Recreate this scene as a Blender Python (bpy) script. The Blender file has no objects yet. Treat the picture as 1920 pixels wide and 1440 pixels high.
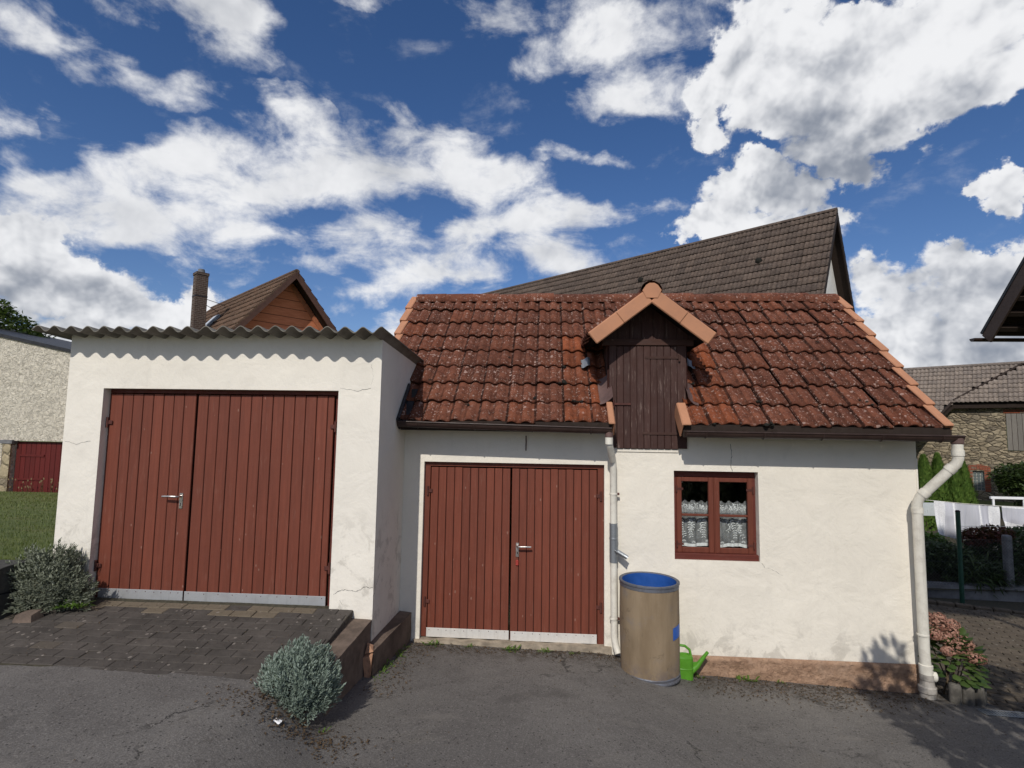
import bpy, bmesh, math, random
from mathutils import Vector, Matrix, noise
random.seed(7)
R = math.radians
sc = bpy.context.scene
COL = sc.collection
U = random.uniform

# ------------------------------------------------------------------ helpers
def sst(a, b, t):
    t = max(0.0, min(1.0, (t - a) / (b - a)))
    return t * t * (3 - 2 * t)

def lerp_tab(tab, x):
    if x <= tab[0][0]: return tab[0][1]
    for (x0, y0), (x1, y1) in zip(tab, tab[1:]):
        if x <= x1: return y0 + (y1 - y0) * (x - x0) / (x1 - x0)
    return tab[-1][1]

class MB:
    """collects faces in world coordinates, builds one mesh object"""
    def __init__(s):
        s.v = []; s.f = []; s.mi = []; s.sm = []; s.c = []
    def add(s, vs, fs, mi=0, smooth=False, c=(0.5, 0, 0)):
        n = len(s.v); k0 = len(s.c); s.v += [tuple(p) for p in vs]
        for f in fs:
            s.f.append([i + n for i in f]); s.mi.append(mi); s.sm.append(smooth); s.c.append(c if not isinstance(c, list) else c[len(s.c) - k0])
    def quad(s, a, b, c_, d, mi=0, c=(0.5, 0, 0)):
        s.add([a, b, c_, d], [(0, 1, 2, 3)], mi, False, c)
    def box(s, x0, x1, y0, y1, z0, z1, mi=0, c=(0.5, 0, 0), bev=0.0):
        s.obox(Vector(((x0 + x1) / 2, (y0 + y1) / 2, (z0 + z1) / 2)), (1, 0, 0), (0, 1, 0), (0, 0, 1),
               (x1 - x0) / 2, (y1 - y0) / 2, (z1 - z0) / 2, mi, c, bev)
    def obox(s, o, ax, ay, az, hx, hy, hz, mi=0, c=(0.5, 0, 0), bev=0.0):
        o = Vector(o); ax = Vector(ax); ay = Vector(ay); az = Vector(az)
        if bev <= 0:
            vs = [o + ax * hx * i + ay * hy * j + az * hz * k for i in (-1, 1) for j in (-1, 1) for k in (-1, 1)]
            fs = [(0, 1, 3, 2), (4, 6, 7, 5), (0, 4, 5, 1), (2, 3, 7, 6), (0, 2, 6, 4), (1, 5, 7, 3)]
            s.add(vs, fs, mi, False, c); return
        b = min(bev, hx * .9, hy * .9, hz * .9)
        vs = []; idx = {}
        for i in (-1, 1):
            for j in (-1, 1):
                for k in (-1, 1):
                    for q, (a, bb, cc) in enumerate(((hx, hy - b, hz - b), (hx - b, hy, hz - b), (hx - b, hy - b, hz))):
                        idx[(i, j, k, q)] = len(vs); vs.append(o + ax * a * i + ay * bb * j + az * cc * k)
        fs = []
        I = lambda i, j, k, q: idx[(i, j, k, q)]
        for i in (-1, 1):
            fs.append([I(i, -1, -1, 0), I(i, 1, -1, 0), I(i, 1, 1, 0), I(i, -1, 1, 0)][::i])
            fs.append([I(-1, i, -1, 1), I(-1, i, 1, 1), I(1, i, 1, 1), I(1, i, -1, 1)][::i])
            fs.append([I(-1, -1, i, 2), I(1, -1, i, 2), I(1, 1, i, 2), I(-1, 1, i, 2)][::i])
        for i in (-1, 1):
            for j in (-1, 1):
                fs.append([I(i, j, -1, 0), I(i, j, -1, 1), I(i, j, 1, 1), I(i, j, 1, 0)][::i * j])
                fs.append([I(i, -1, j, 0), I(i, 1, j, 0), I(i, 1, j, 2), I(i, -1, j, 2)][::i * j])
                fs.append([I(-1, i, j, 1), I(-1, i, j, 2), I(1, i, j, 2), I(1, i, j, 1)][::i * j])
        for i in (-1, 1):
            for j in (-1, 1):
                for k in (-1, 1):
                    fs.append([I(i, j, k, 0), I(i, j, k, 1), I(i, j, k, 2)][::i * j * k])
        s.add(vs, fs, mi, False, c)
    def prism(s, poly, d, mi=0, c=(0.5, 0, 0)):
        n = len(poly); d = Vector(d); p = [Vector(q) for q in poly]
        vs = p + [q + d for q in p]
        fs = [list(range(n))[::-1], list(range(n, 2 * n))] + [(i, (i + 1) % n, (i + 1) % n + n, i + n) for i in range(n)]
        s.add(vs, fs, mi, False, c)
    def tube(s, pts, r, n=12, mi=0, cap=True, c=(0.5, 0, 0), smooth=True):
        pts = [Vector(p) for p in pts]; rs = r if isinstance(r, (list, tuple)) else [r] * len(pts)
        vs = []; fs = []; ref = None
        for i, p in enumerate(pts):
            t = (pts[min(i + 1, len(pts) - 1)] - pts[max(i - 1, 0)]).normalized()
            if ref is None: ref = t.orthogonal().normalized()
            ref = (ref - t * ref.dot(t)).normalized(); b = t.cross(ref)
            for k in range(n):
                a = 2 * math.pi * k / n
                vs.append(p + (ref * math.cos(a) + b * math.sin(a)) * rs[i])
        for i in range(len(pts) - 1):
            for k in range(n):
                fs.append((i * n + k, i * n + (k + 1) % n, (i + 1) * n + (k + 1) % n, (i + 1) * n + k))
        s.add(vs, fs, mi, smooth, c)
        if cap:
            s.add(vs[:n], [list(range(n))[::-1]], mi, False, c); s.add(vs[-n:], [list(range(n))], mi, False, c)
    def lathe(s, o, prof, n=40, mi=0, axis=None, smooth=True, c=(0.5, 0, 0)):
        """prof: list of (r, z) or (r, z, mi) along axis"""
        o = Vector(o); az = Vector(axis or (0, 0, 1)).normalized(); ax = az.orthogonal().normalized(); ay = az.cross(ax)
        for q in range(len(prof) - 1):
            (r0, z0), (r1, z1) = prof[q][:2], prof[q + 1][:2]
            m = prof[q][2] if len(prof[q]) > 2 else mi
            vs = []; fs = []
            for k in range(n):
                a = 2 * math.pi * k / n; d = ax * math.cos(a) + ay * math.sin(a)
                vs += [o + d * r0 + az * z0, o + d * r1 + az * z1]
            for k in range(n):
                k2 = (k + 1) % n
                fs.append((2 * k, 2 * k2, 2 * k2 + 1, 2 * k + 1))
            s.add(vs, fs, m, smooth, c)
    def grid(s, fn, nu, nv, mi=0, smooth=True, c=(0.5, 0, 0)):
        vs = [fn(i / nu, j / nv) for j in range(nv + 1) for i in range(nu + 1)]
        fs = [(j * (nu + 1) + i, j * (nu + 1) + i + 1, (j + 1) * (nu + 1) + i + 1, (j + 1) * (nu + 1) + i) for j in range(nv) for i in range(nu)]
        s.add(vs, fs, mi, smooth, c)
    def leaf(s, p, d, up, l, w, mi=0, bend=0.0):
        """pointed leaf (rhombus with a fold) from p along d"""
        d = d.normalized(); sd = d.cross(up)
        if sd.length < 1e-4: sd = d.orthogonal()
        sd.normalize(); n = sd.cross(d)
        m = p + d * l * .45 + n * bend * l
        s.add([p, m + sd * w, p + d * l, m - sd * w], [(0, 1, 2, 3)], mi)
    def build(s, name, mats, parent=None, loc=None, weld=0.0):
        me = bpy.data.meshes.new(name)
        o = bpy.data.objects.new(name, me); COL.objects.link(o)
        L = Vector(loc) if loc is not None else (Vector(parent['_w']) if parent is not None else Vector((0, 0, 0)))
        me.from_pydata([(p[0] - L.x, p[1] - L.y, p[2] - L.z) for p in s.v], [], s.f)
        mats = mats if isinstance(mats, (list, tuple)) else [mats]
        for m in mats: me.materials.append(m)
        me.polygons.foreach_set('material_index', s.mi)
        me.polygons.foreach_set('use_smooth', s.sm)
        if any(c != (0.5, 0, 0) for c in s.c):
            at = me.color_attributes.new('tint', 'FLOAT_COLOR', 'CORNER')
            buf = []
            for p, c in zip(me.polygons, s.c): buf += [c[0], c[1], c[2], 1.0] * p.loop_total
            at.data.foreach_set('color', buf)
        if weld > 0:
            bm = bmesh.new(); bm.from_mesh(me); bmesh.ops.remove_doubles(bm, verts=bm.verts, dist=weld); bm.to_mesh(me); bm.free()
        me.update()
        o['_w'] = tuple(L)
        if parent is None: o.location = L
        else: o.parent = parent
        return o

def tag(o, label=None, cat=None, group=None, kind=None):
    if label: o['label'] = label
    if cat: o['category'] = cat
    if group: o['group'] = group
    if kind: o['kind'] = kind
    return o

def thing(name, loc, label, cat, group=None):
    o = bpy.data.objects.new(name, None); COL.objects.link(o)
    o.location = loc; o['_w'] = tuple(loc); o.empty_display_size = .1
    return tag(o, label, cat, group)

def copy_thing(src, loc, rz, label, group=None, scale=None):
    def rec(o, par):
        c = o.copy(); COL.objects.link(c)
        if par: c.parent = par
        for ch in list(o.children): rec(ch, c)
        return c
    c = rec(src, None); c.location = loc; c.rotation_euler = (0, 0, rz); c['label'] = label
    if group: c['group'] = group
    if scale: c.scale = (scale[0], scale[1], scale[2])
    return c

# ------------------------------------------------------------------ materials
class G:
    def __init__(s, name):
        s.m = bpy.data.materials.new(name); s.m.use_nodes = True
        s.t = s.m.node_tree; s.n = s.t.nodes; s.bsdf = s.n['Principled BSDF']; s.out = s.n['Material Output']
        s.bsdf.inputs['Specular IOR Level'].default_value = .35
        s._co = None
    def new(s, ty, **kw):
        nd = s.n.new(ty)
        for k, v in kw.items(): setattr(nd, k, v)
        return nd
    def put(s, sock, v):
        if isinstance(v, bpy.types.NodeSocket): s.t.links.new(v, sock)
        elif isinstance(v, (tuple, list)) and sock.type == 'RGBA' and len(v) == 3: sock.default_value = (*v, 1)
        else: sock.default_value = v
    @property
    def co(s):
        if s._co is None: s._co = s.new('ShaderNodeTexCoord').outputs['Object']
        return s._co
    def mapping(s, scale=(1, 1, 1), rot=(0, 0, 0), loc=(0, 0, 0), co=None):
        nd = s.new('ShaderNodeMapping'); s.put(nd.inputs[0], co or s.co)
        nd.inputs['Scale'].default_value = scale; nd.inputs['Rotation'].default_value = rot; nd.inputs['Location'].default_value = loc
        return nd.outputs[0]
    def noise(s, scale, detail=5, rough=.6, co=None, dist=0.0, out='Fac'):
        nd = s.new('ShaderNodeTexNoise'); s.put(nd.inputs['Vector'], co or s.co)
        nd.inputs['Scale'].default_value = scale; nd.inputs['Detail'].default_value = detail
        nd.inputs['Roughness'].default_value = rough; nd.inputs['Distortion'].default_value = dist
        return nd.outputs[out]
    def vor(s, scale, co=None, feature='F1', out='Distance', rand=1.0):
        nd = s.new('ShaderNodeTexVoronoi', feature=feature); s.put(nd.inputs['Vector'], co or s.co)
        nd.inputs['Scale'].default_value = scale; nd.inputs['Randomness'].default_value = rand
        return nd.outputs[out] if out else nd
    def math(s, op, a, b=None, c=None, clamp=False):
        nd = s.new('ShaderNodeMath', operation=op, use_clamp=clamp); s.put(nd.inputs[0], a)
        if b is not None: s.put(nd.inputs[1], b)
        if c is not None: s.put(nd.inputs[2], c)
        return nd.outputs[0]
    def ramp(s, v, a, b, o0=0.0, o1=1.0):
        nd = s.new('ShaderNodeMapRange', interpolation_type='SMOOTHSTEP'); s.put(nd.inputs[0], v)
        for i, q in enumerate((a, b, o0, o1)): s.put(nd.inputs[i + 1], q)
        return nd.outputs[0]
    def mix(s, f, a, b, blend='MIX'):
        nd = s.new('ShaderNodeMix', data_type='RGBA', blend_type=blend); s.put(nd.inputs['Factor'], f)
        s.put(nd.inputs['A'], a); s.put(nd.inputs['B'], b); return nd.outputs['Result']
    def attr(s, name='tint'):
        nd = s.new('ShaderNodeAttribute', attribute_name=name)
        sp = s.new('ShaderNodeSeparateColor'); s.put(sp.inputs[0], nd.outputs['Color']); return sp.outputs
    def island(s):
        return s.new('ShaderNodeNewGeometry').outputs['Random Per Island']
    def xyz(s, co=None):
        nd = s.new('ShaderNodeSeparateXYZ'); s.put(nd.inputs[0], co or s.co); return nd.outputs
    def bump(s, h, strength=.3, dist=.01, normal=None):
        nd = s.new('ShaderNodeBump'); s.put(nd.inputs['Height'], h); nd.inputs['Strength'].default_value = strength
        nd.inputs['Distance'].default_value = dist
        if normal: s.put(nd.inputs['Normal'], normal)
        return nd.outputs[0]
    def done(s, color, rough=.8, normal=None, metal=0.0, spec=None):
        s.put(s.bsdf.inputs['Base Color'], color); s.put(s.bsdf.inputs['Roughness'], rough)
        s.bsdf.inputs['Metallic'].default_value = metal
        if spec is not None: s.bsdf.inputs['Specular IOR Level'].default_value = spec
        if normal: s.put(s.bsdf.inputs['Normal'], normal)
        return s.m

def M_plain(name, c, rough=.7, metal=0.0, var=.15, scale=9, bump=.15, bscale=60):
    g = G(name); n = g.noise(scale, 6, .65)
    col = g.mix(g.ramp(n, .3, .7), tuple(x * (1 - var) for x in c), tuple(x * (1 + var) for x in c))
    return g.done(col, g.ramp(g.noise(scale * 2), .3, .7, max(.05, rough - .08), min(1, rough + .08)),
                  g.bump(g.noise(bscale, 4), bump, .004), metal)

def M_stucco(name, c, dirt=(.38, .35, .30), rough_amt=.5, dirt_z=None, coarse=0.0):
    g = G(name)
    big = g.noise(1.3, 4, .6); mid = g.noise(6, 6, .65, dist=.4)
    col = g.mix(g.ramp(big, .35, .7), tuple(x * .93 for x in c), c)
    col = g.mix(g.math('MULTIPLY', g.ramp(mid, .5, .78), .28), col, tuple(x * .8 for x in dirt) if coarse else tuple((x + y) / 2 for x, y in zip(c, dirt)))
    # vertical run-off streaks
    st = g.noise(3.0, 6, .6, co=g.mapping((2.4, 2.4, .22)))
    col = g.mix(g.math('MULTIPLY', g.ramp(st, .56, .8), .30), col, tuple((x * .5 + y * .5) for x, y in zip(c, dirt)))
    if dirt_z is not None:
        z = g.xyz()[2]
        zz = g.math('ADD', z, g.math('MULTIPLY', g.noise(5, 5, .7), -.35))
        lo = g.ramp(zz, dirt_z - .25, dirt_z + .22, 1.0, 0.0)
        lo = g.math('MULTIPLY', lo, g.ramp(g.noise(4.5, 6, .7, dist=.5), .50, .62))   # separate splash patches
        col = g.mix(g.math('MULTIPLY', lo, .45), col, dirt)
    # fine hairline cracks, broken up by noise
    wob = g.noise(7, 5, .7, out='Color')
    vadd = g.new('ShaderNodeVectorMath', operation='ADD'); g.put(vadd.inputs[0], g.co)
    vs = g.new('ShaderNodeVectorMath', operation='SCALE'); g.put(vs.inputs[0], wob); vs.inputs['Scale'].default_value = .22
    g.put(vadd.inputs[1], vs.outputs[0])
    cr = g.vor(1.25, co=vadd.outputs[0], feature='DISTANCE_TO_EDGE')
    crm = g.math('MULTIPLY', g.ramp(cr, .0, .006, 1.0, 0.0), g.ramp(g.noise(1.9, 3), .52, .62))
    col = g.mix(g.math('MULTIPLY', crm, .08), col, (.25, .22, .18))
    h = g.math('ADD', g.math('MULTIPLY', g.noise(3.2, 4, .55, dist=.5), 3.2), g.math('MULTIPLY', g.noise(24, 5, .7, dist=.6), .55))
    h = g.math('ADD', h, g.math('MULTIPLY', g.noise(140, 3, .6), .10))
    nrm = g.bump(h, rough_amt, .012)
    if coarse:
        v = g.noise(6.5, 7, .72, dist=1.6)
        nrm = g.bump(v, 1.0, .12 * coarse)
        col = g.mix(g.ramp(v, .34, .60, .85, 0.0), col, tuple(x * .42 for x in c))
    return g.done(col, .9, nrm, spec=.2)

def M_wood(name, c, grain_axis=2, worn=None, worn_amt=0.0, rough=.6):
    g = G(name)
    sc_ = [38, 38, 38]; sc_[grain_axis] = 2.2
    gr = g.noise(1.0, 6, .65, co=g.mapping(tuple(sc_)))
    t = g.attr()
    col = g.mix(g.ramp(gr, .3, .72), tuple(x * .86 for x in c), tuple(x * 1.12 for x in c))
    col = g.mix(g.math('MULTIPLY', g.ramp(g.noise(2.1, 4), .4, .7), .35), col, tuple(x * f for x, f in zip(c, (.86, .9, .95))))
    col = g.mix(1.0, col, g.mix(t[0], (.86, .86, .87), (1.12, 1.11, 1.10)), 'MULTIPLY')
    if worn:
        sc2 = [60, 60, 60]; sc2[grain_axis] = 5
        w = g.noise(1.0, 5, .75, co=g.mapping(tuple(sc2)))
        w = g.math('MULTIPLY', g.ramp(w, .54, .68), g.ramp(g.noise(3.2, 4), .38, .62))
        col = g.mix(g.math('MULTIPLY', w, worn_amt), col, worn)
    # small paint chips
    vx = g.new('ShaderNodeTexVoronoi'); g.put(vx.inputs['Vector'], g.mapping((34, 34, 16) if grain_axis == 2 else (16, 34, 34))); vx.inputs['Scale'].default_value = 1.0
    vq = g.new('ShaderNodeSeparateColor'); g.put(vq.inputs[0], vx.outputs['Color'])
    chip = g.math('MULTIPLY', g.math('LESS_THAN', vx.outputs['Distance'], g.math('MULTIPLY', vq.outputs[1], .34)), g.math('GREATER_THAN', vq.outputs[0], .975))
    col = g.mix(g.math('MULTIPLY', chip, .6), col, worn or tuple(x * 2 for x in c))
    h = g.math('ADD', gr, g.math('MULTIPLY', g.noise(90, 3), .2))
    return g.done(col, g.ramp(g.noise(14), .3, .7, rough - .1, rough + .12), g.bump(h, .22, .003), spec=.3)

def M_tiles(name, c, c2, lich, moss, amt=1.0, new=(.30, .075, .022)):
    g = G(name); t = g.attr()
    n = g.noise(7, 6, .7)
    col = g.mix(g.ramp(n, .35, .7), c, c2)
    col = g.mix(g.math('MULTIPLY', t[1], .75), col, new)
    col = g.mix(1.0, col, g.mix(t[0], (.80, .80, .82), (1.16, 1.14, 1.12)), 'MULTIPLY')
    # dark grime
    col = g.mix(g.math('MULTIPLY', g.ramp(g.noise(13, 6, .75), .46, .70), .72), col, tuple(x * .24 for x in c))
    col = g.mix(g.math('MULTIPLY', g.ramp(g.noise(1.6, 4, .6), .5, .75), .4), col, tuple(x * .45 for x in c))
    # black moss and dirt settled in the interlocking joints; painted gap shade on lips
    col = g.mix(g.math('MULTIPLY', t[2], g.ramp(g.noise(9, 5, .7), .25, .6, .35, .95)), col, tuple(x * .16 for x in c))
    # lichen blots, two sizes
    for scl, thr, keep in ((21, .36, .42), (38, .36, .50), (75, .34, .42)):
        vd = g.new('ShaderNodeTexVoronoi'); g.put(vd.inputs['Vector'], g.mapping((1, 1, 1.0), loc=(scl, 3, 1)))
        vd.inputs['Scale'].default_value = scl
        rnd = g.new('ShaderNodeSeparateColor'); g.put(rnd.inputs[0], vd.outputs['Color'])
        thr_n = g.math('MULTIPLY', g.math('SUBTRACT', rnd.outputs[0], 1 - keep, clamp=True), thr / keep * 1.15)
        edge = g.math('ADD', vd.outputs['Distance'], g.math('MULTIPLY', g.math('SUBTRACT', g.noise(120, 3), .5), .16))
        m = g.math('MULTIPLY', g.math('LESS_THAN', edge, thr_n), g.ramp(g.noise(2.4, 4), .30, .55, .25, 1.0))
        m = g.math('MULTIPLY', m, g.math('MULTIPLY', g.math('SUBTRACT', 1.0, g.math('MULTIPLY', t[1], .8)), .72 * amt))
        col = g.mix(m, col, g.mix(rnd.outputs[1], lich, tuple(x * .55 for x in lich)))
    col = g.mix(g.math('MULTIPLY', g.ramp(g.noise(19, 5, .6), .66, .74), .8 * amt), col, moss)
    h = g.math('ADD', g.noise(45, 5, .7), g.math('MULTIPLY', g.noise(160, 3), .4))
    return g.done(col, .88, g.bump(h, .5, .006), spec=.2)

def M_leaf(name, c1, c2, rough=.55, trans=.25, spec=.3):
    g = G(name); r = g.island()
    col = g.mix(r, c1, c2)
    col = g.mix(g.math('MULTIPLY', g.ramp(g.noise(2.5, 3), .4, .65), .35), col, tuple(x * .6 for x in c1))
    g.done(col, rough, spec=spec)
    if trans:
        tr = g.new('ShaderNodeBsdfTranslucent'); g.put(tr.inputs['Color'], g.mix(.5, col, (.12, .2, .02)))
        mx = g.new('ShaderNodeMixShader'); mx.inputs[0].default_value = trans
        g.t.links.new(g.bsdf.outputs[0], mx.inputs[1]); g.t.links.new(tr.outputs[0], mx.inputs[2])
        g.t.links.new(mx.outputs[0], g.out.inputs['Surface'])
    return g.m

def M_metal(name, c, rough=.4, stain=(.2, .2, .2), amt=.4, metal=.9):
    g = G(name)
    n = g.noise(11, 6, .7); st = g.noise(2, 5, .6, co=g.mapping((14, 14, 1.2)))
    col = g.mix(g.math('MULTIPLY', g.ramp(n, .42, .7), amt), c, stain)
    col = g.mix(g.math('MULTIPLY', g.ramp(st, .5, .75), amt), col, tuple(x * .6 for x in c))
    return g.done(col, g.ramp(n, .3, .7, rough - .1, rough + .2), g.bump(g.noise(30, 4), .12, .003), metal)

def M_stone_wall(name, c1, c2, c3, joint, sx=3.1, sz=6.4):
    """rubble masonry: distorted flat cells"""
    g = G(name)
    wob = g.noise(2.5, 4, .6, out='Color')
    vs = g.new('ShaderNodeVectorMath', operation='SCALE'); g.put(vs.inputs[0], wob); vs.inputs['Scale'].default_value = .30
    va = g.new('ShaderNodeVectorMath', operation='ADD'); g.put(va.inputs[0], g.co); g.put(va.inputs[1], vs.outputs[0])
    co = g.mapping((sx, sx, sz), co=va.outputs[0])
    e = g.vor(1.0, co=co, feature='DISTANCE_TO_EDGE', rand=.9)
    cell = g.vor(1.0, co=co, out='Color', rand=.9)
    sp = g.new('ShaderNodeSeparateColor'); g.put(sp.inputs[0], cell)
    col = g.mix(g.ramp(sp.outputs[0], .2, .6), c1, c2); col = g.mix(g.ramp(sp.outputs[1], .6, .9), col, c3)
    col = g.mix(g.math('MULTIPLY', g.ramp(g.noise(9, 6, .7), .4, .7), .45), col, tuple(x * .55 for x in c1))
    jm = g.math('MULTIPLY', g.ramp(e, .01, .075, 1.0, 0.0), .8)
    col = g.mix(jm, col, joint)
    h = g.math('ADD', g.ramp(e, .0, .22), g.math('MULTIPLY', g.noise(14, 5, .7), .5))
    return g.done(col, .92, g.bump(h, .9, .05), spec=.15)

def M_brick(name, c1, c2, mortar, bw=.24, bh=.075, ax='xz', msize=.012):
    g = G(name); x = g.xyz()
    cm = g.new('ShaderNodeCombineXYZ')
    a = g.math('ADD', x[0], x[1]) if ax == 'xz' else x[0]
    g.put(cm.inputs[0], a); g.put(cm.inputs[1], x[2] if ax == 'xz' else x[1])
    b = g.new('ShaderNodeTexBrick'); g.put(b.inputs['Vector'], cm.outputs[0])
    b.inputs['Scale'].default_value = 1.0; b.inputs['Brick Width'].default_value = bw; b.inputs['Row Height'].default_value = bh
    b.inputs['Mortar Size'].default_value = msize
    b.inputs['Color1'].default_value = (*c1, 1); b.inputs['Color2'].default_value = (*c2, 1); b.inputs['Mortar'].default_value = (*mortar, 1)
    col = g.mix(g.math('MULTIPLY', g.ramp(g.noise(14, 6, .7), .4, .7), .5), b.outputs['Color'], tuple(q * .4 for q in c1))
    h = g.math('ADD', g.math('MULTIPLY', b.outputs['Fac'], -1.0), g.math('MULTIPLY', g.noise(40, 4), .4))
    return g.done(col, .9, g.bump(h, .7, .015), spec=.2)
SUN_E = 3.12; SKY_S = .10; SKY_SAT = 1.22; SKY_V = .84; EXPO = 0.0; SKY_TINT = (.99, .925, 1.06)
CAM_M = [[0.997839, -0.009712, 0.064978], [0.063868, -0.088489, -0.994027], [0.015403, 0.99603, -0.087677]]
# clouds: azimuth, elevation, half width, half height, tilt, weight (radians)
THIN = [(-0.4785, 0.5096, 0.0864, 0.0414, 0.0332, 1.0909), (-0.5185, 0.5186, 0.0297, 0.0194, 0.2146, 0.4743), (-0.2807, 0.1683, 0.0685, 0.043, 0.0473, 1.0435), (-0.1509, 0.321, 0.092, 0.0375, -0.2975, 0.5692), (-0.8582, 0.5208, 0.0611, 0.0423, -0.0648, 0.664), (-0.8115, 0.5101, 0.058, 0.0321, -0.1567, 0.5692), (-0.7586, 0.5068, 0.0759, 0.0324, 0.0799, 0.6166), (-0.7155, 0.51, 0.0508, 0.0248, -0.1238, 0.4743), (-0.6578, 0.5042, 0.0999, 0.0282, 0.1459, 0.5217), (-0.6666, 0.6089, 0.177, 0.0358, 0.1767, 0.7589), (-0.5881, 0.6072, 0.0762, 0.0612, -0.2823, 0.7114), (-0.5459, 0.6017, 0.061, 0.0614, -0.2086, 0.8063), (-0.6511, 0.4143, 0.1336, 0.0492, 0.2349, 0.7589), (-0.5596, 0.4403, 0.1452, 0.0497, 0.1154, 0.7114), (-0.7052, 0.3772, 0.1042, 0.0485, 0.2512, 0.5692), (-0.6334, 0.3723, 0.2037, 0.061, 0.2526, 0.8537), (-0.7151, 0.3292, 0.1323, 0.0539, 0.2854, 0.7589), (-0.4663, 0.4552, 0.1556, 0.0593, 0.0301, 0.8537), (-0.3925, 0.4467, 0.1364, 0.0671, -0.0309, 0.8063), (-0.481, 0.4033, 0.1678, 0.0489, 0.1484, 0.664), (-0.3069, 0.4703, 0.1157, 0.0621, -0.0852, 0.6166), (-0.2656, 0.4318, 0.0788, 0.0457, 0.0788, 0.5692), (-0.7902, 0.3239, 0.0799, 0.0378, 0.1037, 0.5692), (-0.7575, 0.2921, 0.1317, 0.0387, 0.228, 0.664), (-0.8145, 0.338, 0.0556, 0.0196, 0.3534, 0.7114), (-0.8277, 0.2917, 0.0686, 0.0455, 0.2684, 0.5217), (-0.5279, 0.3278, 0.0913, 0.0259, 0.3603, 0.8063), (-0.6432, 0.2982, 0.1406, 0.0296, 0.087, 0.5692), (-0.5771, 0.3358, 0.1192, 0.0322, 0.174, 0.4743), (-0.2483, 0.5054, 0.1033, 0.0567, -0.2169, 0.5692), (-0.1858, 0.4724, 0.1432, 0.065, -0.335, 0.664), (-0.1023, 0.4415, 0.1581, 0.0721, -0.3753, 0.7589), (-0.0295, 0.4247, 0.1595, 0.0591, -0.2498, 0.8063), (0.0121, 0.3975, 0.1713, 0.05, -0.1913, 0.8063), (-0.0907, 0.3788, 0.1327, 0.0486, 0.2378, 0.7589), (-0.162, 0.3579, 0.0797, 0.0291, 0.2721, 0.7114), (0.1236, 0.4009, 0.1631, 0.0258, 0.0163, 0.7589), (0.0228, 0.3515, 0.1163, 0.0627, -0.6742, 0.7589), (0.0333, 0.3044, 0.0915, 0.0498, -0.0238, 0.5692), (-0.0385, 0.3331, 0.0798, 0.0494, -0.0036, 0.3794), (-0.3877, 0.3481, 0.1118, 0.0324, 0.1073, 0.7114), (-0.3317, 0.3679, 0.0754, 0.0307, -0.0668, 0.6166), (-0.2726, 0.3554, 0.0629, 0.0295, -0.3377, 0.7114), (-0.3394, 0.3219, 0.1274, 0.0309, 0.1335, 0.5692), (-0.5086, 0.2825, 0.1485, 0.0205, 0.0548, 0.5217), (-0.404, 0.3013, 0.1101, 0.0235, 0.1025, 0.3794), (-0.201, 0.2998, 0.1721, 0.0371, 0.1646, 0.7589), (-0.2695, 0.2671, 0.1696, 0.0345, 0.1845, 0.7114), (-0.3553, 0.2511, 0.1379, 0.0219, 0.0741, 0.4743), (-0.1299, 0.2933, 0.1194, 0.0325, -0.0623, 0.5692), (-0.5566, 0.2589, 0.0967, 0.0202, 0.0454, 0.4269), (-0.5498, 0.2815, 0.0648, 0.0155, 0.1489, 0.3794), (-0.8075, 0.2466, 0.1176, 0.0285, 0.0445, 0.664), (-0.377, 0.2136, 0.0314, 0.0171, 0.0798, 0.7114), (-0.2869, 0.2086, 0.0431, 0.015, 0.0576, 0.5217), (-0.8491, 0.3879, 0.0296, 0.0512, 0.3488, 0.5217), (-0.8185, 0.4226, 0.0219, 0.0119, 0.3503, 0.4743), (-0.8114, 0.3705, 0.0557, 0.0195, 0.3119, 0.332), (-0.7388, 0.3825, 0.0441, 0.0244, 0.2798, 0.4269), (-0.1939, 0.6966, 0.1919, 0.0308, -0.0745, 0.3984), (-0.1083, 0.6773, 0.1207, 0.0333, -0.225, 0.3036), (-0.3478, 0.6865, 0.0924, 0.0137, 0.1334, 0.3794), (0.073, 0.495, 0.0991, 0.0196, -0.1751, 0.7589), (0.1187, 0.4833, 0.0588, 0.0175, -0.1451, 0.664), (-0.0149, 0.4982, 0.027, 0.0176, -0.013, 0.3794), (0.0722, 0.668, 0.1332, 0.0758, 0.287, 0.7114), (0.1444, 0.6273, 0.1388, 0.0718, -0.4965, 0.7114), (0.0304, 0.6452, 0.1141, 0.038, 0.2525, 0.6166), (0.2052, 0.6764, 0.1267, 0.0536, -0.1488, 0.5692), (0.1239, 0.5692, 0.1424, 0.045, -0.1001, 0.7114), (0.194, 0.5704, 0.1133, 0.0504, -0.1283, 0.5692), (0.2435, 0.6159, 0.0623, 0.057, -0.1497, 0.332)]
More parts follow.
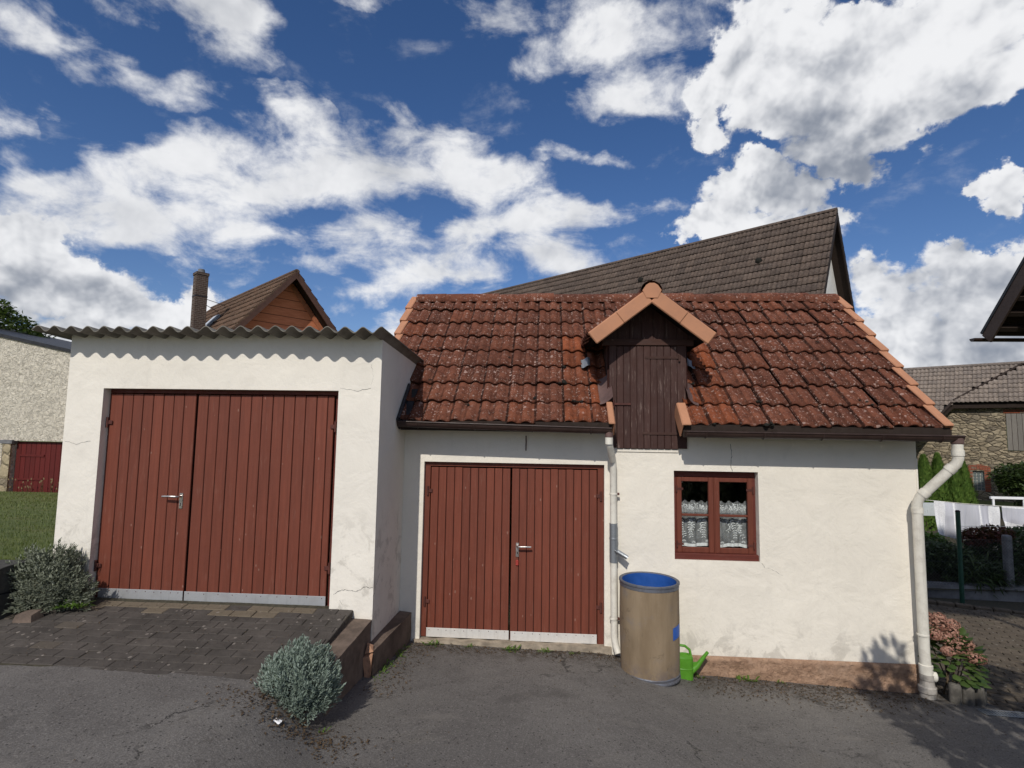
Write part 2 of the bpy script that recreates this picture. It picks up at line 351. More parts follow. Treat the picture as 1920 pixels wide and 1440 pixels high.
CUMULUS = [(-0.8288, 0.2343, 0.1056, 0.056, 0.1103, 0.969), (-0.7699, 0.21, 0.1426, 0.0593, 0.0037, 0.969), (-0.8195, 0.1819, 0.1323, 0.0568, 0.1764, 0.969), (-0.7055, 0.19, 0.0798, 0.0521, -0.0616, 0.969), (-0.6636, 0.1717, 0.1457, 0.0385, 0.1227, 0.969), (-0.6104, 0.1871, 0.0497, 0.0487, 0.1243, 0.867), (-0.7875, 0.1274, 0.1379, 0.0352, 0.1239, 0.714), (-0.7034, 0.1582, 0.1088, 0.0375, 0.1269, 0.816), (0.3992, 0.6224, 0.0988, 0.0715, -0.2408, 0.969), (0.3627, 0.5745, 0.0902, 0.0667, -0.2096, 0.969), (0.4306, 0.5601, 0.1249, 0.0945, -0.2491, 0.969), (0.4038, 0.5112, 0.086, 0.0393, -0.2144, 0.816), (0.5247, 0.5565, 0.1348, 0.083, -0.1802, 0.969), (0.6219, 0.5518, 0.1326, 0.0691, -0.2326, 0.969), (0.6931, 0.5129, 0.0863, 0.0748, -0.2988, 0.969), (0.5501, 0.4801, 0.1419, 0.0678, -0.0833, 0.969), (0.4904, 0.4624, 0.1059, 0.0537, -0.2455, 0.918), (0.5184, 0.4145, 0.0657, 0.0395, -0.2332, 0.765), (0.6429, 0.4728, 0.1073, 0.0507, 0.0034, 0.918), (0.298, 0.5106, 0.0569, 0.037, -0.1574, 0.918), (0.299, 0.5564, 0.0596, 0.0494, -0.1677, 0.714), (0.3371, 0.6147, 0.047, 0.0458, -0.1954, 0.714), (0.4089, 0.6543, 0.109, 0.0337, -0.254, 0.918), (0.5198, 0.6106, 0.078, 0.0249, -0.3052, 0.612), (0.655, 0.5739, 0.1181, 0.0282, -0.3909, 0.714), (0.3931, 0.4358, 0.0595, 0.044, -0.1813, 1.02), (0.3494, 0.4061, 0.0887, 0.0501, -0.1565, 0.969), (0.4086, 0.3968, 0.094, 0.049, -0.179, 0.969), (0.4566, 0.3844, 0.0554, 0.0376, -0.1895, 0.918), (0.3041, 0.3609, 0.1024, 0.0386, -0.1255, 0.969), (0.3822, 0.3468, 0.1358, 0.0443, -0.1537, 0.969), (0.2583, 0.3525, 0.0478, 0.0278, -0.0996, 0.714), (0.4901, 0.3542, 0.0388, 0.0207, -0.1882, 0.765), (0.6895, 0.3524, 0.0365, 0.0322, -0.2826, 0.969), (0.705, 0.3341, 0.0353, 0.0356, -0.278, 0.969), (0.6692, 0.3475, 0.0243, 0.0201, -0.2668, 0.816), (0.7066, 0.3129, 0.0281, 0.0251, -0.2622, 0.714), (0.5474, 0.252, 0.0526, 0.0418, -0.1554, 0.765), (0.6317, 0.2497, 0.0613, 0.0353, -0.1848, 0.969), (0.5796, 0.2154, 0.0893, 0.0515, -0.1445, 0.969), (0.6939, 0.2272, 0.0549, 0.0411, -0.19, 0.969), (0.6413, 0.1989, 0.0877, 0.0492, -0.151, 0.867), (0.6741, 0.1607, 0.0822, 0.0529, -0.1277, 0.969), (0.5643, 0.1652, 0.0826, 0.0578, -0.1041, 0.969), (0.626, 0.124, 0.142, 0.0442, -0.088, 0.969), (0.5692, 0.1203, 0.0891, 0.0378, -0.0725, 0.918)]
GREYS = [(-0.8109, 0.2166, 0.1003, 0.038, 0.0903, 0.51), (-0.7916, 0.1848, 0.1935, 0.0407, 0.1646, 0.765), (-0.6987, 0.1871, 0.0809, 0.0314, 0.0413, 0.612), (-0.8001, 0.1445, 0.1618, 0.029, 0.139, 0.459), (-0.3361, 0.4669, 0.1537, 0.0446, -0.05, 0.306), (-0.6131, 0.6163, 0.1681, 0.0336, 0.2581, 0.357), (-0.4644, 0.4228, 0.1575, 0.0432, 0.1472, 0.204), (0.4882, 0.4058, 0.1404, 0.0611, -0.2252, 0.765), (0.5341, 0.4408, 0.1671, 0.0549, -0.0545, 0.561), (0.4282, 0.4949, 0.1138, 0.0593, -0.2266, 0.357), (0.6546, 0.4622, 0.1258, 0.041, -0.0564, 0.459), (0.4764, 0.4989, 0.0894, 0.0576, -0.249, 0.306), (0.4084, 0.3887, 0.0838, 0.0482, -0.1744, 0.357), (0.4635, 0.359, 0.0595, 0.0316, -0.1818, 0.51), (0.6664, 0.2359, 0.0782, 0.0344, -0.1888, 0.612), (0.6053, 0.2157, 0.0859, 0.0363, -0.1525, 0.459), (0.5783, 0.1838, 0.0656, 0.0373, -0.1198, 0.357), (0.6676, 0.1429, 0.1083, 0.0446, -0.1116, 0.714), (0.5894, 0.1388, 0.1231, 0.0372, -0.092, 0.51), (0.6716, 0.1089, 0.1068, 0.0212, -0.0815, 0.51), (0.6985, 0.315, 0.0423, 0.0271, -0.2613, 0.357), (0.0933, 0.5556, 0.1567, 0.0416, -0.0868, 0.204)]
# ------------------------------------------------------------------ palette
m_wall = M_stucco('white_render', (.80, .75, .655), dirt_z=.05, rough_amt=.50)
m_gwall = M_stucco('white_render_garage', (.80, .755, .67), dirt_z=.62, rough_amt=.42)
m_barnwall = M_stucco('roughcast_render', (.86, .79, .66), dirt=(.3, .27, .22), coarse=1.0)
m_red = M_wood('red_brown_paint', (.164, .045, .026), 2, (.30, .17, .13), .22)
m_redx = M_wood('red_brown_paint_rail', (.135, .032, .022), 0, (.26, .15, .12), .3)
m_dred = M_wood('dark_red_paint', (.105, .012, .010), 2, (.16, .05, .04), .3)
m_gap = M_plain('gap_shadow_wood', (.03, .008, .006), .9)
m_brown = M_wood('weathered_brown_boards', (.058, .028, .023), 2, (.24, .175, .15), .65, .75)
m_brownx = M_wood('brown_rails', (.060, .028, .021), 0, (.2, .14, .12), .4, .75)
m_dkbrown = M_wood('dark_timber', (.030, .019, .014), 1, (.07, .05, .04), .4, .8)
m_tile = M_tiles('red_roof_tiles', (.122, .043, .026), (.170, .063, .037), (.46, .32, .27), (.018, .014, .010))
m_orange = M_plain('new_orange_clay', (.43, .205, .115), .75, var=.08, scale=5, bscale=90)
m_btile = M_tiles('grey_brown_roof_tiles', (.092, .068, .055), (.132, .100, .082), (.24, .21, .18), (.012, .011, .010), .8, (.1, .07, .05))
m_htile = M_tiles('brown_house_tiles', (.10, .062, .042), (.15, .092, .062), (.34, .28, .22), (.02, .016, .012), .7)
m_stile = M_tiles('pale_grey_tiles', (.20, .165, .14), (.29, .245, .21), (.42, .38, .33), (.05, .045, .04), .7)
m_moss = M_plain('black_moss', (.012, .011, .008), 1.0, var=.5, scale=30, bump=.8)
m_gutter = M_plain('brown_gutter', (.040, .024, .020), .38, var=.2, bump=.05)
m_pipe = M_metal('white_downpipe', (.72, .69, .61), .45, (.34, .30, .25), .35, 0.0)
m_zinc = M_metal('zinc', (.30, .32, .34), .45, (.16, .17, .18), .5, .6)
m_galv = M_metal('galvanised_plate', (.50, .51, .52), .42, (.30, .30, .31), .4, .55)
m_galv2 = M_metal('sunlit_galvanised_plate', (.72, .70, .66), .5, (.45, .42, .38), .35, .25)  # paler galvanised copy for the shed doors, sun reflection painted into the colour
m_steel = M_metal('brushed_steel', (.62, .58, .55), .3, (.3, .28, .26), .3, .95)
m_rust = M_plain('painted_iron', (.085, .026, .019), .6, var=.3)
m_corr = M_plain('fibre_cement', (.17, .158, .135), .95, var=.25, scale=5, bump=.4, bscale=70)
def mk_sand():
    g = G('sandstone_plinth'); n = g.noise(9, 6, .7); f = g.noise(30, 6, .75, dist=.6)
    col = g.mix(g.ramp(n, .3, .7), (.36, .225, .148), (.50, .325, .220))
    col = g.mix(g.math('MULTIPLY', g.ramp(f, .52, .70), .6), col, (.15, .085, .055))
    col = g.mix(g.math('MULTIPLY', g.ramp(g.noise(3, 5, .7), .5, .7), .4), col, (.42, .30, .22))
    return g.done(col, .95, g.bump(g.math('ADD', f, n), 1.0, .03), spec=.15)
m_sand = mk_sand()
m_sill = M_plain('mortar_sill', (.30, .25, .19), .95, var=.3, scale=8, bump=.9, bscale=30)
m_conc = M_plain('old_concrete', (.135, .100, .078), .95, var=.4, scale=5, bump=.8, bscale=40)
m_conc2 = M_plain('grey_concrete', (.15, .15, .155), .95, var=.25, scale=6, bump=.6, bscale=50)
m_block = M_plain('dark_block', (.055, .052, .046), .95, var=.35, scale=9, bump=1.0, bscale=26)
m_broken = M_plain('broken_clay', (.36, .20, .125), .9, var=.3, scale=14, bump=.9, bscale=40)
m_black = M_plain('black_lead', (.022, .022, .025), .5, var=.4, bump=.3)
m_lead = M_plain('brown_lead', (.115, .070, .062), .65, var=.25, bump=.3)
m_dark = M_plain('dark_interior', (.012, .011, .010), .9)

def mk_asphalt():
    g = G('asphalt')
    big = g.noise(.55, 5, .62); mid = g.noise(3.2, 6, .7); fine = g.noise(95, 4, .75)
    col = g.mix(g.ramp(big, .32, .7), (.170, .158, .146), (.235, .219, .200))
    col = g.mix(g.math('MULTIPLY', g.ramp(mid, .45, .7), .5), col, (.120, .110, .102))
    col = g.mix(g.math('MULTIPLY', g.ramp(g.noise(1.3, 6, .7, dist=.8), .57, .70), .55), col, (.20, .182, .155))
    col = g.mix(g.ramp(fine, .36, .68, .55, 0.0), col, (.055, .050, .046)); col = g.mix(g.ramp(g.noise(48, 4, .7), .52, .72, 0.0, .62), col, (.27, .25, .23))
    # pale grit, dark pits
    v = g.new('ShaderNodeTexVoronoi'); g.put(v.inputs['Vector'], g.co); v.inputs['Scale'].default_value = 52
    sp = g.new('ShaderNodeSeparateColor'); g.put(sp.inputs[0], v.outputs['Color'])
    grit = g.math('MULTIPLY', g.math('LESS_THAN', v.outputs['Distance'], .26), g.math('GREATER_THAN', sp.outputs[0], .87))
    col = g.mix(g.math('MULTIPLY', grit, .6), col, (.26, .24, .22))
    pit = g.math('MULTIPLY', g.math('LESS_THAN', v.outputs['Distance'], .34), g.math('LESS_THAN', sp.outputs[1], .10))
    col = g.mix(g.math('MULTIPLY', pit, .7), col, (.018, .017, .016))
    # brown organic dirt collecting along the shed wall (a strip with a shape of its own)
    xyz = g.xyz()
    dd = g.math('ADD', xyz[1], g.math('MULTIPLY', g.math('SUBTRACT', g.noise(2.6, 5, .7), .5), 1.3))
    dirt = g.math('MULTIPLY', g.ramp(dd, -.55, -.05), g.ramp(g.noise(14, 6, .8), .40, .62))
    col = g.mix(g.math('MULTIPLY', dirt, .75), col, (.040, .028, .018))
    # long tar cracks
    wob = g.noise(3, 5, .7, out='Color')
    vs = g.new('ShaderNodeVectorMath', operation='SCALE'); g.put(vs.inputs[0], wob); vs.inputs['Scale'].default_value = .5
    va = g.new('ShaderNodeVectorMath', operation='ADD'); g.put(va.inputs[0], g.co); g.put(va.inputs[1], vs.outputs[0])
    cr = g.vor(.55, co=va.outputs[0], feature='DISTANCE_TO_EDGE')
    crm = g.math('MULTIPLY', g.ramp(cr, .0, .012, 1.0, 0.0), g.ramp(g.noise(1.1, 3), .5, .6))
    col = g.mix(g.math('MULTIPLY', crm, .7), col, (.022, .02, .018))
    # oil stains and damp, tread-worn patches
    col = g.mix(g.math('MULTIPLY', g.ramp(g.noise(.8, 3, .5, dist=1.2), .60, .68), .34), col, (.07, .064, .058))
    col = g.mix(g.math('MULTIPLY', g.ramp(g.noise(5.5, 5, .7, dist=.4), .62, .70), .4), col, (.055, .048, .042))
    col = g.mix(g.math('MULTIPLY', g.ramp(g.noise(1.7, 4, .6, co=g.mapping((1, 2.5, 1), rot=(0, 0, .3))), .58, .74), .4), col, (.23, .21, .185))
    h = g.math('ADD', g.math('MULTIPLY', fine, .8), g.math('MULTIPLY', mid, .8))
    h = g.math('SUBTRACT', h, g.math('MULTIPLY', g.math('ADD', pit, crm), .6))
    return g.done(col, .92, g.bump(h, .85, .012), spec=.25)
m_asph = mk_asphalt()

def mk_paver(name, c1, c2, c3, lich):
    g = G(name); t = g.attr()
    n = g.noise(5, 6, .7)
    col = g.mix(g.ramp(n, .3, .7), c1, c2)
    col = g.mix(1.0, col, g.mix(t[0], (.88, .88, .88), (1.10, 1.09, 1.08)), 'MULTIPLY')
    col = g.mix(t[1], col, c3)
    col = g.mix(g.math('MULTIPLY', g.ramp(g.noise(26, 6, .75), .52, .72), .5), col, tuple(x * .4 for x in c1))
    v = g.new('ShaderNodeTexVoronoi'); g.put(v.inputs['Vector'], g.co); v.inputs['Scale'].default_value = 24
    sp = g.new('ShaderNodeSeparateColor'); g.put(sp.inputs[0], v.outputs['Color'])
    m = g.math('MULTIPLY', g.math('LESS_THAN', v.outputs['Distance'], g.math('MULTIPLY', sp.outputs[0], .34)), g.math('GREATER_THAN', sp.outputs[1], .76))
    col = g.mix(g.math('MULTIPLY', m, .65), col, lich)
    return g.done(col, .95, g.bump(g.math('ADD', g.noise(50, 5, .7), g.math('MULTIPLY', n, .8)), .6, .008), spec=.2)
m_paver = mk_paver('ramp_pavers', (.058, .051, .045), (.090, .079, .070), (.18, .145, .10), (.26, .23, .20))
m_path = mk_paver('path_pavers', (.085, .068, .050), (.125, .102, .077), (.1, .085, .06), (.26, .24, .2))
m_joint = M_plain('paver_joint_earth', (.05, .044, .028), 1.0, var=.4, scale=30, bump=.6)

def mk_grass():
    g = G('lawn_soil')
    col = g.mix(g.ramp(g.noise(3, 6, .7), .3, .7), (.075, .105, .026), (.125, .150, .045))
    col = g.mix(g.math('MULTIPLY', g.ramp(g.noise(1.1, 5, .7), .5, .7), .6), col, (.16, .14, .055))
    return g.done(col, .95, g.bump(g.noise(60, 5), .8, .03))
m_grass = mk_grass()
m_blade = M_leaf('grass_blades', (.095, .130, .026), (.175, .200, .060), .6, .25)
m_lav1 = M_leaf('silver_green_sprigs', (.150, .195, .150), (.30, .36, .31), .7, .1, .2)
m_lav2 = M_leaf('grey_green_sprigs', (.125, .140, .095), (.28, .30, .23), .7, .1, .2)
m_wstem = M_plain('woody_stem', (.13, .095, .06), .9)
m_weed = M_leaf('weed_leaves', (.075, .15, .022), (.14, .23, .04), .5, .3)
m_thuja = M_leaf('thuja_sprays', (.075, .150, .026), (.170, .260, .050), .6, .2)
m_tree = M_leaf('broad_leaves', (.035, .058, .016), (.085, .115, .035), .5, .25)
m_bush = M_leaf('dark_glossy_leaves', (.022, .040, .012), (.060, .090, .024), .4, .15)
m_maple = M_leaf('red_maple_leaves', (.060, .016, .012), (.12, .035, .022), .5, .2)
m_hyl = M_leaf('hydrangea_leaves', (.045, .085, .022), (.11, .16, .045), .45, .25)
m_hyf = M_leaf('faded_pink_petals', (.28, .12, .09), (.50, .29, .21), .7, .25)
m_litter = M_leaf('dry_leaf_litter', (.045, .030, .018), (.13, .085, .045), .9, 0)
m_trunk = M_plain('bark', (.07, .055, .04), .95, var=.3, bump=.8, bscale=20)

# ------------------------------------------------------------------ ground heights
ZR = [(-1.6, -.03), (.6, -.07), (1.0, -.14), (1.5, -.235), (2.5, -.275), (3.8, -.335), (6, -.45), (9, -.5)]
def z_court(x, y):
    zr = lerp_tab(ZR, x) + (.09 * -y if y < 0 else -.03 * y)
    zl = .45 + .028 * (-y - 2)
    k = max(0.0, -y - 2.0)
    a, b = -1.80 - .30 * k, -1.56 + .55 * k
    w = 1 - sst(a, b, x)
    z = zr * (1 - w) + zl * w
    if x < -1.6 and y > -1.9: z -= .12 * sst(-1.9, -1.6, y)
    return z + .012 * noise.noise((x * .9, y * .9, 3.1)) + .004 * noise.noise((x * 4, y * 4, 1.7))

def grid_sheet(name, x0, x1, y0, y1, st, zf, mat, kind='structure', keep=None):
    nx = int((x1 - x0) / st); ny = int((y1 - y0) / st)
    mb = MB(); vs = []; ok = []
    for j in range(ny + 1):
        for i in range(nx + 1):
            x = x0 + (x1 - x0) * i / nx; y = y0 + (y1 - y0) * j / ny
            vs.append((x, y, zf(x, y)))
    fs = []
    for j in range(ny):
        for i in range(nx):
            x = x0 + (x1 - x0) * (i + .5) / nx; y = y0 + (y1 - y0) * (j + .5) / ny
            if keep and not keep(x, y): continue
            a = j * (nx + 1) + i; fs.append((a, a + 1, a + nx + 2, a + nx + 1))
    mb.add(vs, fs, 0, True)
    o = mb.build(name, mat)
    return tag(o, kind=kind)

# courtyard asphalt: right half runs to the shed wall, left half stops under the brick ramp
o = grid_sheet('asphalt_courtyard', -7.0, 5.6, -9.0, .02, .07, z_court, m_asph,
               keep=lambda x, y: (x > -1.62 or y < -1.55) and not (x > 4.35 and y > -.30 + .05 * math.sin(x * 9)))
def z_lawn(x, y):
    return lerp_tab([(-1.2, .88), (2, .62), (14.2, -.46), (40, -1.2)], y) + .03 * noise.noise((x * .5, y * .5, 0))
grid_sheet('lawn', -34, -4.55, -1.0, 14.15, .35, z_lawn, m_grass)
def z_gnd(x, y):
    if x > 2: return -.60 - .012 * max(0, y - 4)
    return -.75
def far_gnd():
    mb = MB(); xs = [-300, -120, -60, -34, -20, -5, 2, 6, 12, 30, 80, 300]; ys = [-120, -40, -9, 0, 4, 10, 14.3, 30, 60, 120, 300]
    vs = [(x, y, z_gnd(x, y) - (.5 if (x < -4 and y < 14.2) else 0)) for y in ys for x in xs]
    n = len(xs)
    fs = [(j * n + i, j * n + i + 1, (j + 1) * n + i + 1, (j + 1) * n + i) for j in range(len(ys) - 1) for i in range(n - 1)]
    mb.add(vs, fs, 0, True); tag(mb.build('ground', m_grass), kind='structure')
far_gnd()

# ------------------------------------------------------------------ building blocks
def wall_front(mb, x0, x1, zb, zt, y, holes, rev, mi=0, ydir=1, st=.5):
    """upright wall sheet at depth y with rectangular holes (hx0,hx1,hz0,hz1) and reveals of depth rev; zt is a function of x"""
    xs = sorted({x0, x1, *[h[0] for h in holes], *[h[1] for h in holes]})
    zc = sorted({zb, *[h[2] for h in holes], *[h[3] for h in holes]})
    for a, b in zip(xs, xs[1:]):
        for k, z in enumerate(zc):
            last = k == len(zc) - 1
            if not last and any(h[0] <= a and b <= h[1] and h[2] <= z and zc[k + 1] <= h[3] for h in holes): continue
            z2 = (zt(a), zt(b)) if last else (zc[k + 1], zc[k + 1])
            if last and any(h[0] <= a and b <= h[1] and h[2] <= z and z2[0] <= h[3] for h in holes): continue
            mb.quad((a, y, z), (b, y, z), (b, y, z2[1]), (a, y, z2[0]), mi)
    for h in holes:
        yy = y + rev
        mb.quad((h[0], y, h[2]), (h[0], yy, h[2]), (h[0], yy, h[3]), (h[0], y, h[3]), mi)
        mb.quad((h[1], y, h[2]), (h[1], y, h[3]), (h[1], yy, h[3]), (h[1], yy, h[2]), mi)
        mb.quad((h[0], y, h[3]), (h[0], yy, h[3]), (h[1], yy, h[3]), (h[1], y, h[3]), mi)
        mb.quad((h[0], y, h[2]), (h[1], y, h[2]), (h[1], yy, h[2]), (h[0], yy, h[2]), mi)

def planks(mb, edges, z0, z1, y, th=.022, gap=.007, zj=.0, mi=0, mback=1):
    """vertical boards between the given edges, front face at y"""
    mb.box(edges[0] + .004, edges[-1] - .004, y + th * .45, y + th + .02, z0 + .004, z1 - .004, mback)
    for a, b in zip(edges, edges[1:]):
        dy = U(-.0015, .0015)
        mb.box(a + gap / 2, b - gap / 2, y + dy, y + th + dy, z0 + U(0, zj), z1 - U(0, zj), mi, (U(.1, .9), 0, 0), .004)

def lever(mb, x, y, z, sx, hplate=.15, w=.036, ln=.15, top=.03):
    mb.box(x - w / 2, x + w / 2, y - .008, y, z - hplate + top, z + top, 0, bev=.004)
    mb.tube([(x, y - .006, z), (x, y - .055, z), (x + sx * .018, y - .066, z), (x + sx * ln * .6, y - .066, z + .002), (x + sx * ln, y - .060, z)], [.010, .010, .011, .011, .010], 10)
    mb.box(x - .004, x + .004, y - .0095, y - .007, z - hplate + top + .03, z - hplate + top + .055, 1)

def hinge(name, par, x, y, z, s):
    mb = MB()
    mb.tube([(x, y - .012, z - .05), (x, y - .012, z + .05)], .013, 10)
    mb.box(x - (.05 if s < 0 else -.004), x + (-.004 if s < 0 else .05) , y - .014, y - .006, z - .02, z + .02, bev=.003)
    return mb.build(name, m_rust, par)

class Tiles:
    """interlocking roof tiles with two rolls each, laid in rows from the eave; one mesh"""
    def __init__(s, O, u, v, W, L, rows, tw=.356, A=.036, seed=1, jit=1.0, np_=7, dirt=.3):
        s.O = Vector(O); s.u = Vector(u).normalized(); s.v = Vector(v).normalized(); s.n = s.u.cross(s.v).normalized()
        s.W = W; s.L = L; s.rows = rows; s.tw = tw; s.A = A; s.rn = random.Random(seed); s.jit = jit; s.np = np_; s.dirt = dirt
    def prof(s, q):
        """height of the roll profile, q counts rolls; every second valley is the deep interlock"""
        k = int(math.floor(q)); q = q - k
        if q < .68: return s.A * max(0.0, math.sin(math.pi * q / .68)) ** .75
        return -.003 - (.012 if (k % 2 and q > .93) else 0)
    def lay(s, mb, keep=None, new=None, cut=None, mi=0):
        ex = s.L / s.rows; nc = int(math.ceil(s.W / s.tw)) + 1; rn = s.rn
        for r in range(s.rows):
            off = 0.0
            for c in range(-1, nc):
                a = c * s.tw + off; b = a + s.tw
                a2, b2 = max(a, 0), min(b, s.W)
                if b2 - a2 < .02: continue
                if cut:
                    q = cut((r + .5) * ex)
                    if q and a2 < q[1] and b2 > q[0]:
                        if a2 < q[0]: b2 = q[0]
                        elif b2 > q[1]: a2 = q[1]
                        else: continue
                        if b2 - a2 < .03: continue
                uc, vc = (a2 + b2) / 2, (r + .5) * ex
                if keep and not keep(uc, vc): continue
                nw = new(uc, vc, rn) if new else 0.0
                cl = (rn.random(), nw, 0)
                dz = rn.uniform(-.003, .005) * s.jit; dv = rn.uniform(-.010, .008) * s.jit; tl = rn.uniform(-.004, .004) * s.jit
                m = s.np * 2; vs = []
                for lv, (vv, zz) in enumerate(((r * ex + dv, .052), (r * ex + dv + .006, .060), ((r + 1) * ex + .02, .012))):
                    for i in range(m + 1):
                        t = i / m; uu = a2 + (b2 - a2) * t
                        h = s.prof((uu - off) / (s.tw / 2)) + zz + dz + tl * (t - .5) * 2
                        if lv == 0: h -= .012
                        vs.append(s.O + s.u * uu + s.v * vv + s.n * h)
                k = m + 1; fs = []; cs = []
                for i in range(m):
                    q = ((i + .5) / m * (b2 - a2) + a2 - off) / (s.tw / 2) % 2.0
                    dirt = 1.0 if (q < .05 or q > 1.90) else (.5 if .94 < q < 1.05 else (.25 if q % 1 > .66 else .0))
                    fs.append((i, i + 1, k + i + 1, k + i)); fs.append((k + i, k + i + 1, 2 * k + i + 1, 2 * k + i)); cs += [(cl[0], cl[1], dirt * s.dirt)] * 2
                mb.add(vs, fs, mi, True, cs)
                # thick front lip, its own sharp-edged faces; shade of the gap painted into their colour
                lo = []
                for i in range(m + 1):
                    t = i / m; uu = a2 + (b2 - a2) * t
                    lo.append(s.O + s.u * uu + s.v * (r * ex + dv + .003) + s.n * (s.prof((uu - off) / (s.tw / 2)) + .052 - .032 + dz))
                mb.add(lo + vs[:k], [(i, i + 1, k + i + 1, k + i) for i in range(m)], mi, False, (cl[0], cl[1], .8))
                # side edge of the tile (a thin dark joint)
                mb.add([vs[m], vs[k + m], vs[2 * k + m], s.O + s.u * b2 + s.v * ((r + 1) * ex + .02) + s.n * -.01, s.O + s.u * b2 + s.v * (r * ex + dv) + s.n * .03], [(0, 1, 2, 3, 4)], mi, False, cl)
# ------------------------------------------------------------------ GARAGE
YG = -.93
gar = thing('garage', (-3.1, YG, .55), 'white rendered flat garage with a corrugated roof and the wider red double door', 'garage')
def zroof(y): return 3.108 - .055 * (y + 1.19)
WL = .1655; XC = -1.656
def zcor(x, y): return zroof(y) + .026 * math.cos(2 * math.pi * (x - XC) / WL)
mb = MB()
GX0, GX1 = -4.685, -1.56
wall_front(mb, GX0, GX1, .30, lambda x: 3.10, YG, [(-4.31, -1.965, .30, 2.575)], .14)
yb = 5.0
mb.quad((GX1, YG, -.4), (GX1, yb, -.4), (GX1, yb, zroof(yb)), (GX1, YG, 3.10))
mb.quad((GX0, yb, -.4), (GX0, YG, -.4), (GX0, YG, 3.10), (GX0, yb, zroof(yb)))
mb.quad((GX0, yb, -.4), (GX0, yb, zroof(yb)), (GX1, yb, zroof(yb)), (GX1, yb, -.4))
mb.quad((GX0 + .375, YG, .30), (GX0, YG, .30), (GX0, YG, -.4), (GX0 + .375, YG, -.4))
mb.quad((GX1, YG, .30), (-1.965, YG, .30), (-1.965, YG, -.4), (GX1, YG, -.4))
mb.build('wall', m_gwall, gar)
# hairline plaster crack near the corner, a thin dark groove
def crack(par, pts, w, name='plaster_crack', axis='y'):
    mb = MB()
    P = []
    for (a, b), (c, d) in zip(pts, pts[1:]):
        for k in range(5):
            t = k / 5; P.append((a + (c - a) * t + U(-.006, .006), b + (d - b) * t + U(-.006, .006)))
    P.append(pts[-1])
    for (a, b), (c, d) in zip(P, P[1:]):
        ww = w * U(.4, 1.2)
        if axis == 'y': mb.quad((a, YG - .0015, b - ww), (c, YG - .0015, d - ww), (c, YG - .0015, d + ww), (a, YG - .0015, b + ww))
        elif axis == 's': mb.quad((a - ww, -.0015, b), (c - ww, -.0015, d), (c + ww, -.0015, d), (a + ww, -.0015, b))
        else: mb.quad((GX1 + .0015, a, b - ww), (GX1 + .0015, c, d - ww), (GX1 + .0015, c, d + ww), (GX1 + .0015, a, b + ww))
    return mb.build(name, m_dark, par)
crack(gar, [(-1.93, .71), (-1.86, .745), (-1.80, .75), (-1.73, .738), (-1.68, .755), (-1.63, .79), (-1.60, .772), (-1.565, .778)], .0022)
crack(gar, [(-1.66, 2.93), (-1.655, 2.80), (-1.63, 2.70), (-1.66, 2.60), (-1.78, 2.575), (-1.95, 2.60)], .0014)
crack(gar, [(-.93, .70), (-.88, .72), (-.85, .78), (-.76, .86)], .003, axis='x')
crack(gar, [(-1.87, .66), (-1.84, .60), (-1.85, .53)], .0014)
crack(gar, [(-4.66, 2.06), (-4.55, 2.03), (-4.40, 2.06)], .0012)
# corrugated roof sheet
mb = MB()
nx, ny = 240, 8; x0, x1, y0, y1 = -4.86, -1.485, -1.19, 5.1
for top in (0, 1):
    vs = []
    for j in range(ny + 1):
        for i in range(nx + 1):
            x = x0 + (x1 - x0) * i / nx; y = y0 + (y1 - y0) * j / ny
            sh_ = int((x - x0) / (WL * 5.0)); sx_ = (x - x0) / (WL * 5.0) - sh_
            if j == 0: y += .006 * noise.noise((x * 3, 0, 0)) + (.012, -.010, .006, -.014, .0)[sh_ % 5] * (1 if sx_ < .93 else .4)
            vs.append((x, y, zcor(x, y) + (.008 if top else 0) + .010 * noise.noise((x * 1.1, y * .5, 4)) + (.004, -.003, .002, -.004, .003)[sh_ % 5]))
    fs = [(j * (nx + 1) + i, j * (nx + 1) + i + 1, (j + 1) * (nx + 1) + i + 1, (j + 1) * (nx + 1) + i) for j in range(ny) for i in range(nx)]
    if not top: fs = [f[::-1] for f in fs]; lo = vs
    mb.add(vs, fs, 0, True)
k = len(lo)
for i in range(nx):
    a, b = mb.v[i], mb.v[i + 1]; c, d = mb.v[k + i + 1], mb.v[k + i]
    mb.quad(a, b, c, d)
for j in range(ny):
    i = j * (nx + 1) + nx; mb.quad(mb.v[i], mb.v[i + nx + 1], mb.v[k + i + nx + 1], mb.v[k + i])
    i = j * (nx + 1); mb.quad(mb.v[i + nx + 1], mb.v[i], mb.v[k + i], mb.v[k + i + nx + 1])
mb.build('corrugated_roof', m_corr, gar)
# mortar fill under the corrugations
mb = MB(); n = 120
for i in range(n):
    a = GX0 + (GX1 - GX0) * i / n; b = GX0 + (GX1 - GX0) * (i + 1) / n
    mb.quad((a, YG + .003, 3.06), (b, YG + .003, 3.06), (b, YG + .003, zcor(b, YG) + .002), (a, YG + .003, zcor(a, YG) + .002))
mb.build('mortar_fill', m_gwall, gar)
